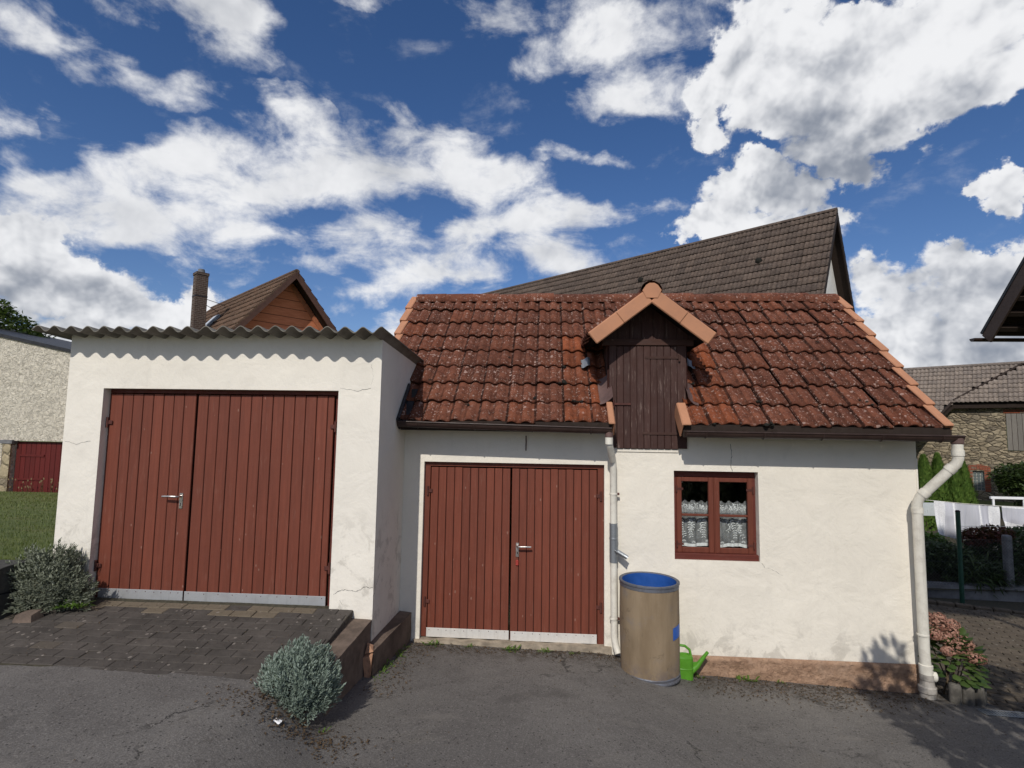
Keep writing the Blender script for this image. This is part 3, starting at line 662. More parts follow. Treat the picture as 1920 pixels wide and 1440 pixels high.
# frame and leaves
mb = MB(); yd = YG + .075
mb.box(-4.31, -1.965, yd + .012, yd + .07, 2.535, 2.575, 0, bev=.004)
mb.box(-2.018, -1.965, yd + .012, yd + .07, .50, 2.535, 0, bev=.004)
mb.box(-4.31, -4.293, yd + .012, yd + .07, .50, 2.535, 0, bev=.003)
mb.box(-4.31, -1.965, yd + .045, yd + .08, .50, .575, 1)
mb.build('door_frame', [m_redx, m_gap], gar)
def door(par, e, z0, z1, y, hside, plate, zplate, hx, hz, hs, hinges, mplate):
    mb = MB(); planks(mb, e, z0, z1, y, zj=.006)
    leaf = mb.build('door_leaf', [m_red, m_gap], par)
    mb = MB(); mb.box(plate[0], plate[1], y - .006, y - .001, zplate[0], zplate[1], 0, bev=.0015)
    nn = 10
    for i in range(nn):
        xx = plate[0] + .04 + (plate[1] - plate[0] - .08) * i / (nn - 1)
        mb.lathe((xx + U(-.01, .01), y - .006, zplate[1] - .018 + U(-.004, .004)), [(.0045, 0), (.0035, .002), (.0, .0028)], 8, 1, axis=(0, -1, 0))
    mb.build('kick_plate', [mplate, m_rust], leaf)
    if hx is not None:
        mb = MB(); lever(mb, hx, y, hz, hs); mb.build('door_handle', [m_steel, m_dark], leaf)
    for (hxx, hzz) in hinges: hinge('hinge', leaf, hxx, y, hzz, hside)
    return leaf
el = [-4.292, -4.165, -4.060, -3.955, -3.85, -3.745, -3.64, -3.535, -3.412]
er = [-3.396] + [-3.396 + 1.366 * i / 12.6 for i in range(1, 13)] + [-2.030]
lf = door(gar, el, .568, 2.530, yd, 1, (-4.262, -3.416), (.566, .664), -3.497, 1.548, -1, [(-4.300, 2.245), (-4.300, .875)], m_galv)
rf = door(gar, er, .562, 2.530, yd, -1, (-3.402, -2.032), (.562, .662), None, 0, 0, [(-2.005, 2.235), (-2.005, .92)], m_galv)

# ------------------------------------------------------------------ SHED
shed = thing('shed', (1.15, 0, 0), 'small white shed with a mossy red tiled roof, brown loft hatch and red double door', 'shed')
YE, ZE, YR, ZR_ = -.265, 2.285, 1.62, 4.085
sl = Vector((0, YR - YE, ZR_ - ZE)); SL = sl.length; sv = sl.normalized()
SX0, SX1 = -1.62, 3.842
def zun(y): return ZE + (y - YE) * sl.z / sl.y - .03
mb = MB()
wall_front(mb, SX0, SX1, -.75, lambda x: 2.10, 0, [(-1.335, .628, -.75, 1.872), (1.362, 2.236, .90, 1.826)], .12)
for a, b in ((SX0, .70), (1.46, SX1)): mb.quad((a, 0, 2.10), (b, 0, 2.10), (b, 0, zun(0)), (a, 0, zun(0)))
yb = 2 * YR
mb.add([(SX1, 0, -.75), (SX1, yb, -.75), (SX1, yb, zun(0)), (SX1, YR, zun(YR)), (SX1, 0, zun(0))], [(0, 1, 2, 3, 4)])
mb.add([(SX0, 0, -.75), (SX0, yb, -.75), (SX0, yb, zun(0)), (SX0, YR, zun(YR)), (SX0, 0, zun(0))], [(4, 3, 2, 1, 0)])
mb.quad((SX0, yb, -.75), (SX0, yb, zun(0)), (SX1, yb, zun(0)), (SX1, yb, -.75))
mb.build('wall', m_wall, shed)
crack(shed, [(1.96, 2.12), (1.965, 1.99), (1.958, 1.90), (1.972, 1.83)], .0022, axis='s')
crack(shed, [(2.236, .90), (2.28, .85), (2.37, .82), (2.46, .77)], .0016, axis='s')
# sandstone plinth with a rough face, lower edge under the asphalt
mb = MB()
def pf(u, v):
    x = 1.30 + u * (SX1 + .012 - 1.30); z = -.60 + v * .545
    r = .034 + .018 * noise.noise((x * 5, z * 8, 0)) + .012 * noise.noise((x * 15, z * 22, 2)) + .007 * noise.noise((x * 38, z * 45, 5))
    if v > .97: r = .006
    return (x, -r, z)
mb.grid(pf, 190, 30)
mb.grid(lambda u, v: (SX1 + .012, -.03 + u * 3.2, -.60 + v * .545), 4, 4)
mb.build('plinth', m_sand, shed)
# rough mortar threshold under the doors
mb = MB()
mb.grid(lambda u, v: (-1.40 + u * 2.10, -.035 - .03 * (1 - v) + .014 * noise.noise((u * 26, v * 3, 1)) - .006 * noise.noise((u * 60, v * 9, 4)), -.30 + v * (.292 + .014 * noise.noise((u * 14, 0, 6)))), 130, 12)
mb.grid(lambda u, v: (-1.40 + u * 2.10, -.035 + .014 * noise.noise((u * 26, 3, 1)) - .006 * noise.noise((u * 60, 9, 4)) + v * .17, -.008 + .014 * noise.noise((u * 14, 0, 6))), 130, 3)
mb.build('threshold', m_sill, shed)
# loft boards, door frame, leaves
yd2 = .05
mb = MB()
mb.box(-1.335, .628, yd2 - .005, yd2 + .07, 1.822, 1.872, 0, bev=.004)
mb.box(-1.335, -1.272, yd2 - .005, yd2 + .07, .002, 1.822, 0, bev=.004)
mb.box(.560, .628, yd2 - .005, yd2 + .07, -.02, 1.822, 0, bev=.004)
mb.build('door_frame', m_red, shed)
e1 = [-1.268 + .883 * i / 10 for i in range(11)]
e2 = [-.371, -.285] + [-.285 + .841 * i / 10 for i in range(1, 11)]
l1 = door(shed, e1, .004, 1.812, yd2, 1, (-1.272, -.380), (.0, .095), None, 0, 0, [(-1.296, 1.552), (-1.296, .37)], m_galv2)
l2 = door(shed, e2, -.004, 1.812, yd2, -1, (-.362, .553), (-.006, .090), -.300, .985, 1, [(.596, 1.535), (.596, .37)], m_galv2)
mb = MB(); mb.box(-.316, -.284, yd2 - .016, yd2, .775, .835, 0, bev=.007)
mb.build('red_lock', M_plain('red_plastic', (.36, .05, .04), .4), l2)
mb = MB(); mb.tube([(-.220, -.008, 2.17), (-.218, -.014, 2.10), (-.219, -.012, 2.01)], .006, 6)
mb.build('cable_stub', m_lead, shed)

# window: frame > casements, panes, hinges
mb = MB(); W0, W1, Z0, Z1 = 1.362, 2.236, .90, 1.826; yw = .085
mb.box(W0, W1, yw, yw + .06, Z1 - .068, Z1, 0, bev=.004)
mb.box(W0, W1, yw - .062, yw + .06, Z0 - .004, Z0 + .062, 0, bev=.006)
mb.box(W0, W0 + .045, yw, yw + .06, Z0 + .06, Z1 - .066, 0, bev=.004)
mb.box(W1 - .034, W1, yw, yw + .06, Z0 + .06, Z1 - .066, 0, bev=.004)
win = mb.build('window', m_redx, shed)
g = G('window_glass'); gl = g.new('ShaderNodeBsdfGlossy'); gl.inputs['Roughness'].default_value = .015
tr = g.new('ShaderNodeBsdfTransparent'); tr.inputs['Color'].default_value = (.92, .95, .94, 1)
fr = g.new('ShaderNodeFresnel'); fr.inputs['IOR'].default_value = 1.35
mx = g.new('ShaderNodeMixShader'); g.t.links.new(fr.outputs[0], mx.inputs[0]); g.t.links.new(tr.outputs[0], mx.inputs[1]); g.t.links.new(gl.outputs[0], mx.inputs[2])
g.t.links.new(mx.outputs[0], g.out.inputs['Surface']); m_glass = g.m
for (a, b) in ((1.405, 1.797), (1.803, 2.205)):
    mb = MB(); y0 = yw - .012; zb, zt = Z0 + .062, Z1 - .072; s = .055
    mb.box(a, a + s, y0, y0 + .04, zb, zt, 0, bev=.005); mb.box(b - s, b, y0, y0 + .04, zb, zt, 0, bev=.005)
    mb.box(a + s, b - s, y0, y0 + .04, zb, zb + .055, 0, bev=.005); mb.box(a + s, b - s, y0, y0 + .04, zt - .045, zt, 0, bev=.005)
    mb.box(a + s, b - s, y0 + .003, y0 + .036, 1.342, 1.366, 0, bev=.004)
    mb.build('casement', m_red, win)
    for (p0, p1) in ((zb + .055, 1.342), (1.366, zt - .045)):
        mb = MB(); mb.quad((a + s, y0 + .022, p0), (b - s, y0 + .022, p0), (b - s, y0 + .022, p1), (a + s, y0 + .022, p1)); mb.build('pane', m_glass, win)
mb = MB(); mb.tube([(1.80, yw - .018, Z0 + .06), (1.80, yw - .018, Z1 - .07)], .008, 8); mb.build('astragal', m_red, win)
for x, s in ((1.405, -1), (2.205, 1)):
    for z in (1.63, 1.05):
        mb = MB(); mb.tube([(x, yw - .018, z - .035), (x, yw - .018, z + .035)], .009, 8)
        mb.box(min(x, x - s * .07), max(x, x - s * .07), yw - .016, yw - .0125, z - .012, z + .012); mb.build('hinge', m_rust, win)
# dark room behind the window
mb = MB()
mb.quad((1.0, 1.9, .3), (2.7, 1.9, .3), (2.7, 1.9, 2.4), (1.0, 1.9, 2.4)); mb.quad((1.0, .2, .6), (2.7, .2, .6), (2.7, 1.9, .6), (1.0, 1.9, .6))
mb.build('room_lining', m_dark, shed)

# curtains: sheer cloth, opaque hem, frill and leaf motifs in thicker thread
g = G('sheer_lace'); df = g.new('ShaderNodeBsdfDiffuse'); df.inputs['Color'].default_value = (.75, .75, .76, 1)
trl = g.new('ShaderNodeBsdfTransparent'); mx = g.new('ShaderNodeMixShader')
nn = g.noise(9, 3); g.put(mx.inputs[0], g.ramp(nn, .3, .7, .20, .38)); g.t.links.new(trl.outputs[0], mx.inputs[1]); g.t.links.new(df.outputs[0], mx.inputs[2])
g.t.links.new(mx.outputs[0], g.out.inputs['Surface']); m_sheer = g.m
m_thread = M_plain('white_lace_thread', (.78, .78, .78), .9, var=.05, bump=.1)
def curtain(x0, x1, seed, label):
    rn = random.Random(seed); cur = thing('lace_curtain', ((x0 + x1) / 2, .17, 1.03), label, 'curtain', 'lace curtains in the shed window')
    zb, zt = 1.035, 1.50; ph = rn.uniform(0, 6)
    yy = lambda x, z: .17 + .012 * math.sin(x * 46 + ph) * (1.1 - (z - zb)) + .006 * math.sin(x * 103 + ph * 2)
    zl = lambda x: zb - .012 + .009 * math.sin((x - x0) * 17 + seed * 2)
    mb = MB()
    mb.grid(lambda u, v: (x0 + u * (x1 - x0), yy(x0 + u * (x1 - x0), zb + v * .4), zl(x0 + u * (x1 - x0)) + v * (1.42 - zl(x0 + u * (x1 - x0)))), 50, 12, 0)
    pan = mb
    mb = MB(); mb.grid(lambda u, v: (x0 + u * (x1 - x0), yy(x0 + u * (x1 - x0), zb) - .002, zl(x0 + u * (x1 - x0)) - .012 + v * .034), 50, 2); mb.build('hem', m_thread, cur)
    # gathered frill along the rod
    mb = MB(); mb.grid(lambda u, v: (x0 + u * (x1 - x0), .16 + .014 * math.sin(u * 40 + 3 * v), 1.372 + v * (.118 + .012 * math.sin(u * 27 + seed))), 70, 6, 0)
    mb.build('frill', m_sheer, cur)
    mb = pan
    def leafm(x, z, a, l, w):
        if not (x0 + .01 < x < x1 - .01): return
        d = (math.cos(a), math.sin(a)); y = yy(x, z) - .0045
        mb.add([(x, y, z), (x + d[0] * l * .5 - d[1] * w, y, z + d[1] * l * .5 + d[0] * w), (x + d[0] * l, y, z + d[1] * l), (x + d[0] * l * .5 + d[1] * w, y, z + d[1] * l * .5 - d[0] * w)], [(0, 1, 2, 3)], 1)
    def vine(xa, za, xb, zb_, curl, n):
        pv = None
        for i in range(n + 1):
            t = i / n; x = xa + (xb - xa) * t + curl * math.sin(t * 3.1); z = za + (zb_ - za) * t
            if pv and x0 < x < x1 and x0 < pv[0] < x1:
                a = math.atan2(z - pv[1], x - pv[0]); leafm(pv[0], pv[1], a, math.hypot(x - pv[0], z - pv[1]), .0016)
                for s in (-1, 1): leafm(x, z, a + s * 1.0, .024 + rn.uniform(0, .010), .0052)
            pv = (x, z)
    wv = (x1 - x0) / 3
    for q in range(3):
        xm = x0 + wv * (q + .4) + rn.uniform(-.02, .02)
        vine(xm, 1.32, xm + rn.uniform(-.05, .05), 1.12, rn.uniform(-.04, .04), 8)
        vine(xm + .05, 1.30, xm + .09, 1.18, .04, 6)
        for k in range(5): leafm(xm + .02, zl(xm) + .035, .3 + k * .62, .024, .006)
    for i in range(16):
        xx = rn.uniform(x0, x1); vine(xx, 1.39 + rn.uniform(0, .05), xx + .03, 1.41 + rn.uniform(0, .05), .01, 3)
    mb.build('sheer_panel', [m_sheer, m_thread], cur)
    return cur
curtain(1.42, 1.79, 1, 'white lace curtain behind the left casement of the shed window')
curtain(1.815, 2.19, 2, 'white lace curtain behind the right casement of the shed window')
lamp = thing('lamp_bulb', (1.545, .45, 1.78), 'small white lamp hanging inside the shed behind the upper left window pane', 'lamp')
mb = MB(); mb.lathe((1.545, .45, 1.66), [(.0, 0), (.022, .004), (.03, .04), (.028, .085), (.016, .10), (.015, .13)], 20); mb.build('lamp_shade', m_thread, lamp)
mb = MB(); mb.tube([(1.545, .45, 1.78), (1.545, .45, 2.3)], .004, 6); mb.build('cord', m_pipe, lamp)

# ------------------------------------------------------------------ shed roof
RX0, RX1 = -1.90, 3.93
ti = Tiles((RX0, YE, ZE), (1, 0, 0), sv, RX1 - RX0, SL - .03, 8, tw=.297, A=.027, seed=3, np_=11, jit=1.5, dirt=1.0)
def keep(u, v):
    x = RX0 + u; y = YE + sv.y * v
    if x < -1.53 and y < .20: return False
    return True
def newt(u, v, rn):
    x = RX0 + u; y = YE + sv.y * v
    d = min(abs(x - .50), abs(x - 1.62))
    if d < .22 and y < .8: return rn.uniform(.25, .75)
    return rn.uniform(0, .25) if rn.random() < .2 else 0
mb = MB(); ti.lay(mb, keep, newt, cut=lambda v: (.672 - RX0, 1.452 - RX0) if YE + sv.y * v < .62 else None)
# under-deck so nothing shows through the joints
def deck(mb, x0, x1, y0, y1, off=-.035, mi=1):
    za = ZE + (y0 - YE) * sl.z / sl.y + off; zb = ZE + (y1 - YE) * sl.z / sl.y + off
    mb.quad((x0, y0, za), (x1, y0, za), (x1, y1, zb), (x0, y1, zb), mi)
deck(mb, SX0 + .1, .66, YE + .06, YR); deck(mb, 1.46, RX1 - .02, YE + .06, YR); deck(mb, .66, 1.46, .62, YR); deck(mb, RX0 + .03, SX0 + .1, .25, YR)
mb.quad((RX0 + .03, YR, ZR_ - .04), (RX1 - .02, YR, ZR_ - .04), (RX1 - .02, 2 * YR - YE, ZE), (RX0 + .03, 2 * YR - YE, ZE), 1)
# moss cushions in the joints
rn = random.Random(5)
for i in range(46):
    r = rn.randrange(0, 8); x = rn.uniform(-1.4, 3.85)
    if i < 12: x = rn.choice([rn.uniform(1.6, 3.8), rn.uniform(-.2, .5)]); r = rn.randrange(0, 3)
    if .55 < x < 1.6: continue
    v = r * SL / 8 + rn.choice([.0, .0, .02, rn.uniform(0, .3)]); a = rn.uniform(.012, .034) * (1.35 if i < 12 else .8)
    c = Vector((x, YE, ZE)) + sv * v + Vector((0, -sv.z, sv.y)) * .058
    for q in range(5):
        o = c + Vector((rn.uniform(-1, 1) * a, rn.uniform(-.5, .5) * a, rn.uniform(-.3, .3) * a)); s = a * rn.uniform(.35, .7)
        mb.lathe(o, [(.0, -s * .5), (s * .9, -s * .2), (s, .1 * s), (s * .6, s * .5), (0, s * .65)], 8, 2, axis=(0, -sv.z, sv.y))
roof = mb.build('roof', [m_tile, m_dark, m_moss], shed)
# ridge tiles
mb = MB(); nr = 15; rn = random.Random(11)
for i in range(nr):
    a = RX0 + .04 + (RX1 - RX0 - .08) * i / nr; b = RX0 + .04 + (RX1 - RX0 - .08) * (i + 1) / nr + .03
    tt = rn.uniform(-.008, .008); vs = []; m = 10
    for e, (xx, sc_) in enumerate(((a, 1.0), (b, 1.07))):
        for k in range(m + 1):
            an = math.pi * (-.12 + 1.24 * k / m)
            vs.append((xx, YR - math.cos(an) * .150 * sc_, ZR_ - .020 + math.sin(an) * .10 * sc_ + tt))
    mb.add(vs, [(k, k + 1, m + 2 + k, m + 1 + k) for k in range(m)], 0, True, (rn.random(), 0, 0))
    for e in (0, 1):
        q = vs[e * (m + 1):(e + 1) * (m + 1)]; mb.add(q + [(q[0][0], YR, ZR_ - .07)], [(*range(m + 1), m + 1)], 0, False, (rn.random(), 0, 0))
mb.build('ridge_tiles', m_tile, shed)
# clay verge tiles stepping up both gable edges
nv = Vector((0, -sv.z, sv.y)); ex = (SL - .03) / 8
for side, xe in ((1, RX1), (-1, RX0)):
    for r in range(8):
        if side < 0 and r < 2: continue
        mb = MB(); o = Vector((xe, YE, ZE)) + sv * (r + .5) * ex
        tw = .055
        dj = U(-.006, .006); ww = (sv + Vector((-side * .075, 0, 0)) + nv * -.075).normalized(); xx = Vector((1, 0, 0)); xx = (xx - ww * xx.dot(ww)).normalized(); nn = xx.cross(ww)
        mb.obox(o + Vector((side * .015 + dj, 0, 0)) + nv * .070, xx, ww, nn, tw / 2 + .02, ex / 2 + .012, .012, bev=.009)
        mb.obox(o + Vector((side * (.015 + tw / 2 + .012) + dj, 0, 0)) + nv * -.02, xx, ww, nn, .009, ex / 2 + .012, .088, bev=.006)
        mb.build('verge_tile', m_orange, shed)
# dark flashing where the roof meets the garage wall
mb = MB()
p0 = Vector((-1.535, YE - .02, ZE)); 
mb.obox(p0 + sv * .25 + nv * .03 + Vector((-.012, 0, 0)), (1, 0, 0), sv, nv, .010, .30, .075, bev=.004)
mb.obox(p0 + sv * .25 + nv * .02 + Vector((.035, 0, 0)), (1, 0, 0), sv, nv, .045, .29, .012, bev=.006)
mb.tube([p0 + nv * .10 + sv * -.03, p0 + nv * .11 + sv * .2 + Vector((.004, 0, 0)), p0 + nv * .10 + sv * .52], .012, 8)
mb.build('flashing', m_black, shed)

# gutters
def gutter(x0, x1, z0, z1, y=-.325, r=.052):
    mb = MB(); m = 12
    for ro, fl in ((r, False), (r - .004, True)):
        vs = []
        for i in range(21):
            t = i / 20; x = x0 + (x1 - x0) * t; z = z0 + (z1 - z0) * t
            for k in range(m + 1):
                a = math.pi * (1 + k / m); vs.append((x, y + math.cos(a) * ro, z + math.sin(a) * ro * 1.05))
        fs = [(i * (m + 1) + k, i * (m + 1) + k + 1, (i + 1) * (m + 1) + k + 1, (i + 1) * (m + 1) + k) for i in range(20) for k in range(m)]
        mb.add(vs, [f[::-1] for f in fs] if fl else fs, 0, True)
    for x, z in ((x0, z0), (x1, z1)):
        mb.add([(x, y + math.cos(math.pi * (1 + k / m)) * r, z + math.sin(math.pi * (1 + k / m)) * r * 1.05) for k in range(m + 1)], [tuple(range(m + 1))])
    mb.tube([(x0, y - r, z0 + .004), (x1, y - r, z1 + .004)], .009, 8)
    g_ = mb.build('gutter', m_gutter, shed)
    n = int((x1 - x0) / .62)
    for i in range(n + 1):
        t = (i + .35) / (n + .7); x = x0 + (x1 - x0) * t; z = z0 + (z1 - z0) * t
        mb = MB(); mb.tube([(x, y + math.cos(math.pi * (1 + k / 8)) * (r + .004), z + math.sin(math.pi * (1 + k / 8)) * (r + .006)) for k in range(9)] + [(x, -.02, z + .06)], .006, 6, smooth=False)
        mb.build('gutter_bracket', m_gutter, g_)
gutter(-1.55, .665, 2.298, 2.258); gutter(1.405, 4.06, 2.238, 2.232)
mb = MB(); mb.box(SX0, .66, -.02, -.002, 2.30, 2.50); mb.box(1.47, SX1 - .01, -.02, -.002, 2.28, 2.50)
mb.box(-1.535, .675, -.290, -.255, 2.215, 2.322); mb.box(1.395, 4.0, -.290, -.255, 2.185, 2.318)  # hidden strips added behind the gutters to stop sun leaking onto the wall
mb.build('eaves_board', m_dkbrown, shed)

# downpipes
def clamp(par, x, y, z, r):
    mb = MB(); mb.lathe((x, y, z - .012), [(r + .003, 0), (r + .006, .004), (r + .006, .02), (r + .003, .024)], 24)
    mb.box(x + r, x + r + .026, y - .012, y + .012, z - .012, z + .012, 1, bev=.003)
    mb.build('pipe_clamp', [m_pipe, m_rust], par)
mb = MB(); r = .036
mb.tube([(.640, -.325, 2.20), (.640, -.325, 2.12), (.648, -.31, 2.085), (.705, -.10, 1.93), (.713, -.075, 1.88), (.715, -.07, 1.26)], r, 18)
mb.lathe((.640, -.325, 2.10), [(r, 0), (r + .004, .0), (r + .004, .07), (r, .07)], 20)
mb.tube([(.716, -.07, .885), (.722, -.07, .12), (.735, -.085, .04), (.755, -.13, -.03)], r, 18)
dp = mb.build('downpipe', m_pipe, shed)
mb = MB(); mb.lathe((.640, -.325, 2.175), [(.03, .06), (.042, .05), (.042, .0), (.03, -.01)], 18); mb.build('gutter_outlet', m_lead, dp)
mb = MB(); mb.lathe((.716, -.07, .87), [(r + .001, 0), (r + .006, .0), (r + .006, .40), (r + .001, .40)], 22)
mb.lathe((.716, -.07, 1.10), [(r + .006, 0), (r + .009, .004), (r + .009, .02), (r + .006, .024)], 22)
mb.build('rain_diverter', m_zinc, dp)
mb = MB()   # open half spout tipped out towards the drum
vs = []; m = 8; ax = Vector((.80, -.42, -.42)).normalized(); sd = ax.cross(Vector((0, 0, 1))).normalized(); up = sd.cross(ax)
for i in range(5):
    o = Vector((.735, -.095, 1.005)) + ax * (.14 * i / 4)
    for k in range(m + 1):
        a = math.pi * (1 + k / m); vs.append(o + sd * math.cos(a) * .034 + up * math.sin(a) * .030)
mb.add(vs, [(i * (m + 1) + k, i * (m + 1) + k + 1, (i + 1) * (m + 1) + k + 1, (i + 1) * (m + 1) + k) for i in range(4) for k in range(m)], 0, True)
mb.tube([vs[0], vs[4 * (m + 1)]], .004, 6); mb.tube([vs[m], vs[4 * (m + 1) + m]], .004, 6)
mb.build('spout', m_zinc, dp)
for z in (1.575, .30): clamp(dp, .7155, -.07, z, r)
mb = MB(); r = .047
mb.tube([(4.02, -.325, 2.19), (4.02, -.325, 2.02), (4.01, -.315, 1.97), (3.762, -.15, 1.62), (3.745, -.125, 1.555), (3.757, -.105, .10), (3.764, -.105, -.05)], r, 22)
for p, d in (((4.02, -.325, 2.045), (0, 0, 1)), ((3.955, -.278, 1.895), (.57, -.36, .74)), ((3.775, -.159, 1.640), (.57, -.36, .74)), ((3.746, -.122, 1.46), (0, 0, 1))):
    mb.lathe(p, [(r, 0), (r + .006, .0), (r + .006, .055), (r, .055)], 22, axis=d)
mb.lathe((3.764, -.105, -.10), [(r, .09), (r + .012, .085), (r + .012, .0), (r + .006, -.01)], 22)
mb.lathe((3.768, -.105, -.52), [(r + .022, 0), (r + .022, .24), (r + .030, .25), (r + .030, .30), (r + .018, .31), (r + .012, .36), (r + .016, .37), (r + .016, .42)], 24, 1)
dp2 = mb.build('downpipe', [m_pipe, M_metal('grimy_standpipe', (.40, .37, .33), .7, (.12, .10, .08), .75, 0.0)], shed)
mb = MB(); mb.lathe((4.02, -.325, 2.165), [(.044, .06), (.054, .05), (.054, .0), (.044, -.01)], 18); mb.build('gutter_outlet', m_lead, dp2)
mb = MB(); mb.lathe((3.80, -.105, -.12), [(.0, .05), (.045, .05), (.052, .04), (.052, -.05), (.03, -.06)], 20, axis=(1, -.2, -.05)); mb.build('branch_socket', m_pipe, dp2)
clamp(dp2, 3.752, -.105, .27, r)
mb = MB(); mb.box(SX1 - .012, SX1 + .006, -.005, .02, .0, 2.0); mb.build('corner_bead', m_wall, shed)

# ------------------------------------------------------------------ dormer
mb = MB(); yf = -.03
DL, DR, AX, AZ = .680, 1.500, 1.078, 3.66
mb.box(DL, .757, yf + .004, yf + .05, 2.06, 3.17, 0, (.4, 0, 0), .004)
mb.box(1.405, DR, yf + .004, yf + .05, 2.06, 3.17, 0, (.6, 0, 0), .004)
# gable boards
n = 9; xs = [DL - .16 + (DR - DL + .32) * i / n for i in range(n + 1)]
def zg(x): return AZ - .02 - abs(x - AX) * .775
for a, b in zip(xs, xs[1:]):
    pts = [(a + .002, yf + .02, 3.24), (b - .002, yf + .02, 3.24), (b - .002, yf + .02, max(3.241, zg(b)))]
    if a < AX < b: pts.append((AX, yf + .02, zg(AX)))
    pts.append((a + .002, yf + .02, max(3.241, zg(a))))
    mb.prism(pts, (0, .02, 0), 0, (U(.2, .8), 0, 0))
mb.box(DL - .08, DR + .08, yf - .012, yf + .05, 3.168, 3.238, 1, bev=.004)
mb.box(DL - .02, DR + .02, yf + .04, yf + .055, 2.06, 3.5, 2)
for x in (DL, DR):   # cheeks
    mb.add([(x, yf + .045, 2.3), (x, .75, 3.1), (x, .75, 3.30), (x, yf + .045, 3.30)], [(0, 1, 2, 3)], 0)
dorm = mb.build('dormer', [m_brown, m_brownx, m_gap], shed)
mb = MB(); planks(mb, [.758 + .647 * i / 9 for i in range(10)], 2.052, 3.160, yf, .024, .005)
hatch = mb.build('hatch_door', [m_brown, m_gap], dorm)
def strap(x0, x1, z, ey):
    mb = MB(); mb.box(x0, x1, yf - .008, yf - .001, z - .014, z + .014, 0, bev=.003); mb.tube([(ey, yf - .01, z - .04), (ey, yf - .01, z + .03)], .011, 8)
    mb.build('strap_hinge', m_brownx, dorm)
strap(1.06, 1.42, 3.035, 1.425); strap(1.03, 1.41, 2.215, 1.418)
mb = MB(); mb.box(.685, .905, yf - .014, yf - .004, 2.515, 2.54, 0, bev=.003); mb.tube([(.72, yf - .02, 2.49), (.72, yf - .02, 2.57)], .012, 8); mb.tube([(.69, yf - .02, 2.53), (.67, yf - .035, 2.56), (.70, yf - .03, 2.60)], .006, 6)
mb.build('hatch_latch', m_rust, dorm)
mb = MB(); mb.box(.75, 1.41, -.012, .03, 2.015, 2.052, 0, bev=.004); mb.build('hatch_sill', m_wall, dorm)
# dormer roof: two tiled planes and their dark soffit
yfr = -.30
for s in (-1, 1):
    u = Vector((s, 0, -.765)).normalized()       # down the slope
    L = .80
    up = -u
    if s > 0: tl = Tiles(Vector((AX, yfr, AZ + .05)) + u * L, (0, 1, 0), up, 1.55, L, 2, seed=21, tw=.297, A=.027)
    else: tl = Tiles(Vector((AX, 1.25, AZ + .05)) + u * L, (0, -1, 0), up, 1.55, L, 2, seed=22, tw=.297, A=.027)
    mb = MB(); tl.lay(mb)
    nd = u.cross(Vector((0, 1, 0))) * s; nd = nd if nd.z > 0 else -nd
    a = Vector((AX, yfr, AZ + .035)); b = a + u * (L - .02)
    e = Vector((0, 1.5, 0)); mb.quad(a, b, b + e, a + e, 1)
    q = -nd * .03; mb.quad(a + q, b + q, b + e + q, a + e + q, 1); mb.quad(a, b, b + q, a + q, 1)
    mb.build('dormer_roof', [m_tile, m_dark], dorm)
    # front verge tiles: broad orange faces, two per side
    for k in range(2):
        o = Vector((AX, yfr - .028, AZ + .065)) + u * (.09 + .355 * (k + .5)); w = nd
        mb = MB(); mb.obox(o + w * -.055 + Vector((0, -.004 - .010 * (1 - k), 0)), u, (0, 1, 0), w, .186, .011, .074, bev=.010)
        mb.obox(o + w * .012 + Vector((0, .045, 0)), u, (0, 1, 0), w, .186, .055, .011, bev=.008)
        mb.build('verge_tile', m_orange, dorm)
mb = MB(); m = 12
prof = [(-.098, -.015), (-.060, .040), (-.025, .062), (.025, .062), (.060, .040), (.098, -.015), (.058, -.095), (-.058, -.095)]
mb.prism([(AX + a, yfr - .060, AZ + .05 + b) for a, b in prof], (0, .03, 0)); mb.build('ridge_end_tile', m_orange, dorm)
mb = MB()
mb.grid(lambda u_, v: (AX + .112 * math.cos(math.pi * (-.05 + 1.1 * u_)), yfr - .035 + 1.5 * v, AZ + .035 + .108 * math.sin(math.pi * (-.05 + 1.1 * u_))), 14, 4)
mb.build('ridge_cap', m_tile, dorm)
# zinc flashings at both sides and brown lead aprons
for s, x in ((-1, .44), (1, 1.66)):
    mb = MB(); o = Vector((x, .50, ZE + (.50 - YE) * sl.z / sl.y)) + nv * .075
    mb.grid(lambda u_, v: o + Vector((s * (.10 * u_ - .06), 0, 0)) + sv * (v * .16 - .15) + nv * (.03 * (1 - u_) + .012 * math.sin(u_ * 6)), 8, 4); mb.build('zinc_flashing', m_zinc, dorm)
    mb = MB(); xx = DL - .0 if s < 0 else DR
    o = Vector((xx, .0, ZE + (.0 - YE) * sl.z / sl.y)) + nv * .06
    mb.grid(lambda u_, v: o + Vector((s * (.13 * u_) + s * -.02, 0, 0)) + sv * (v * .42 - .08) + nv * (.10 * (1 - u_) ** 2 + .012 * math.sin(v * 7) - .01 * u_), 8, 6); mb.build('lead_apron', m_lead, dorm)
for s, x in ((-1, .668), (1, 1.420)):
    mb = MB(); o = Vector((x, YE - .02, ZE)) + sv * .14
    mb.obox(o + nv * .06, (1, 0, 0), sv, nv, .032 if s < 0 else .045, .17, .012, bev=.008); mb.obox(o + nv * -.02 + Vector((-s * (.026 if s < 0 else .040), 0, 0)), (1, 0, 0), sv, nv, .009, .17, .085, bev=.006)
    mb.build('verge_tile', m_orange, dorm)
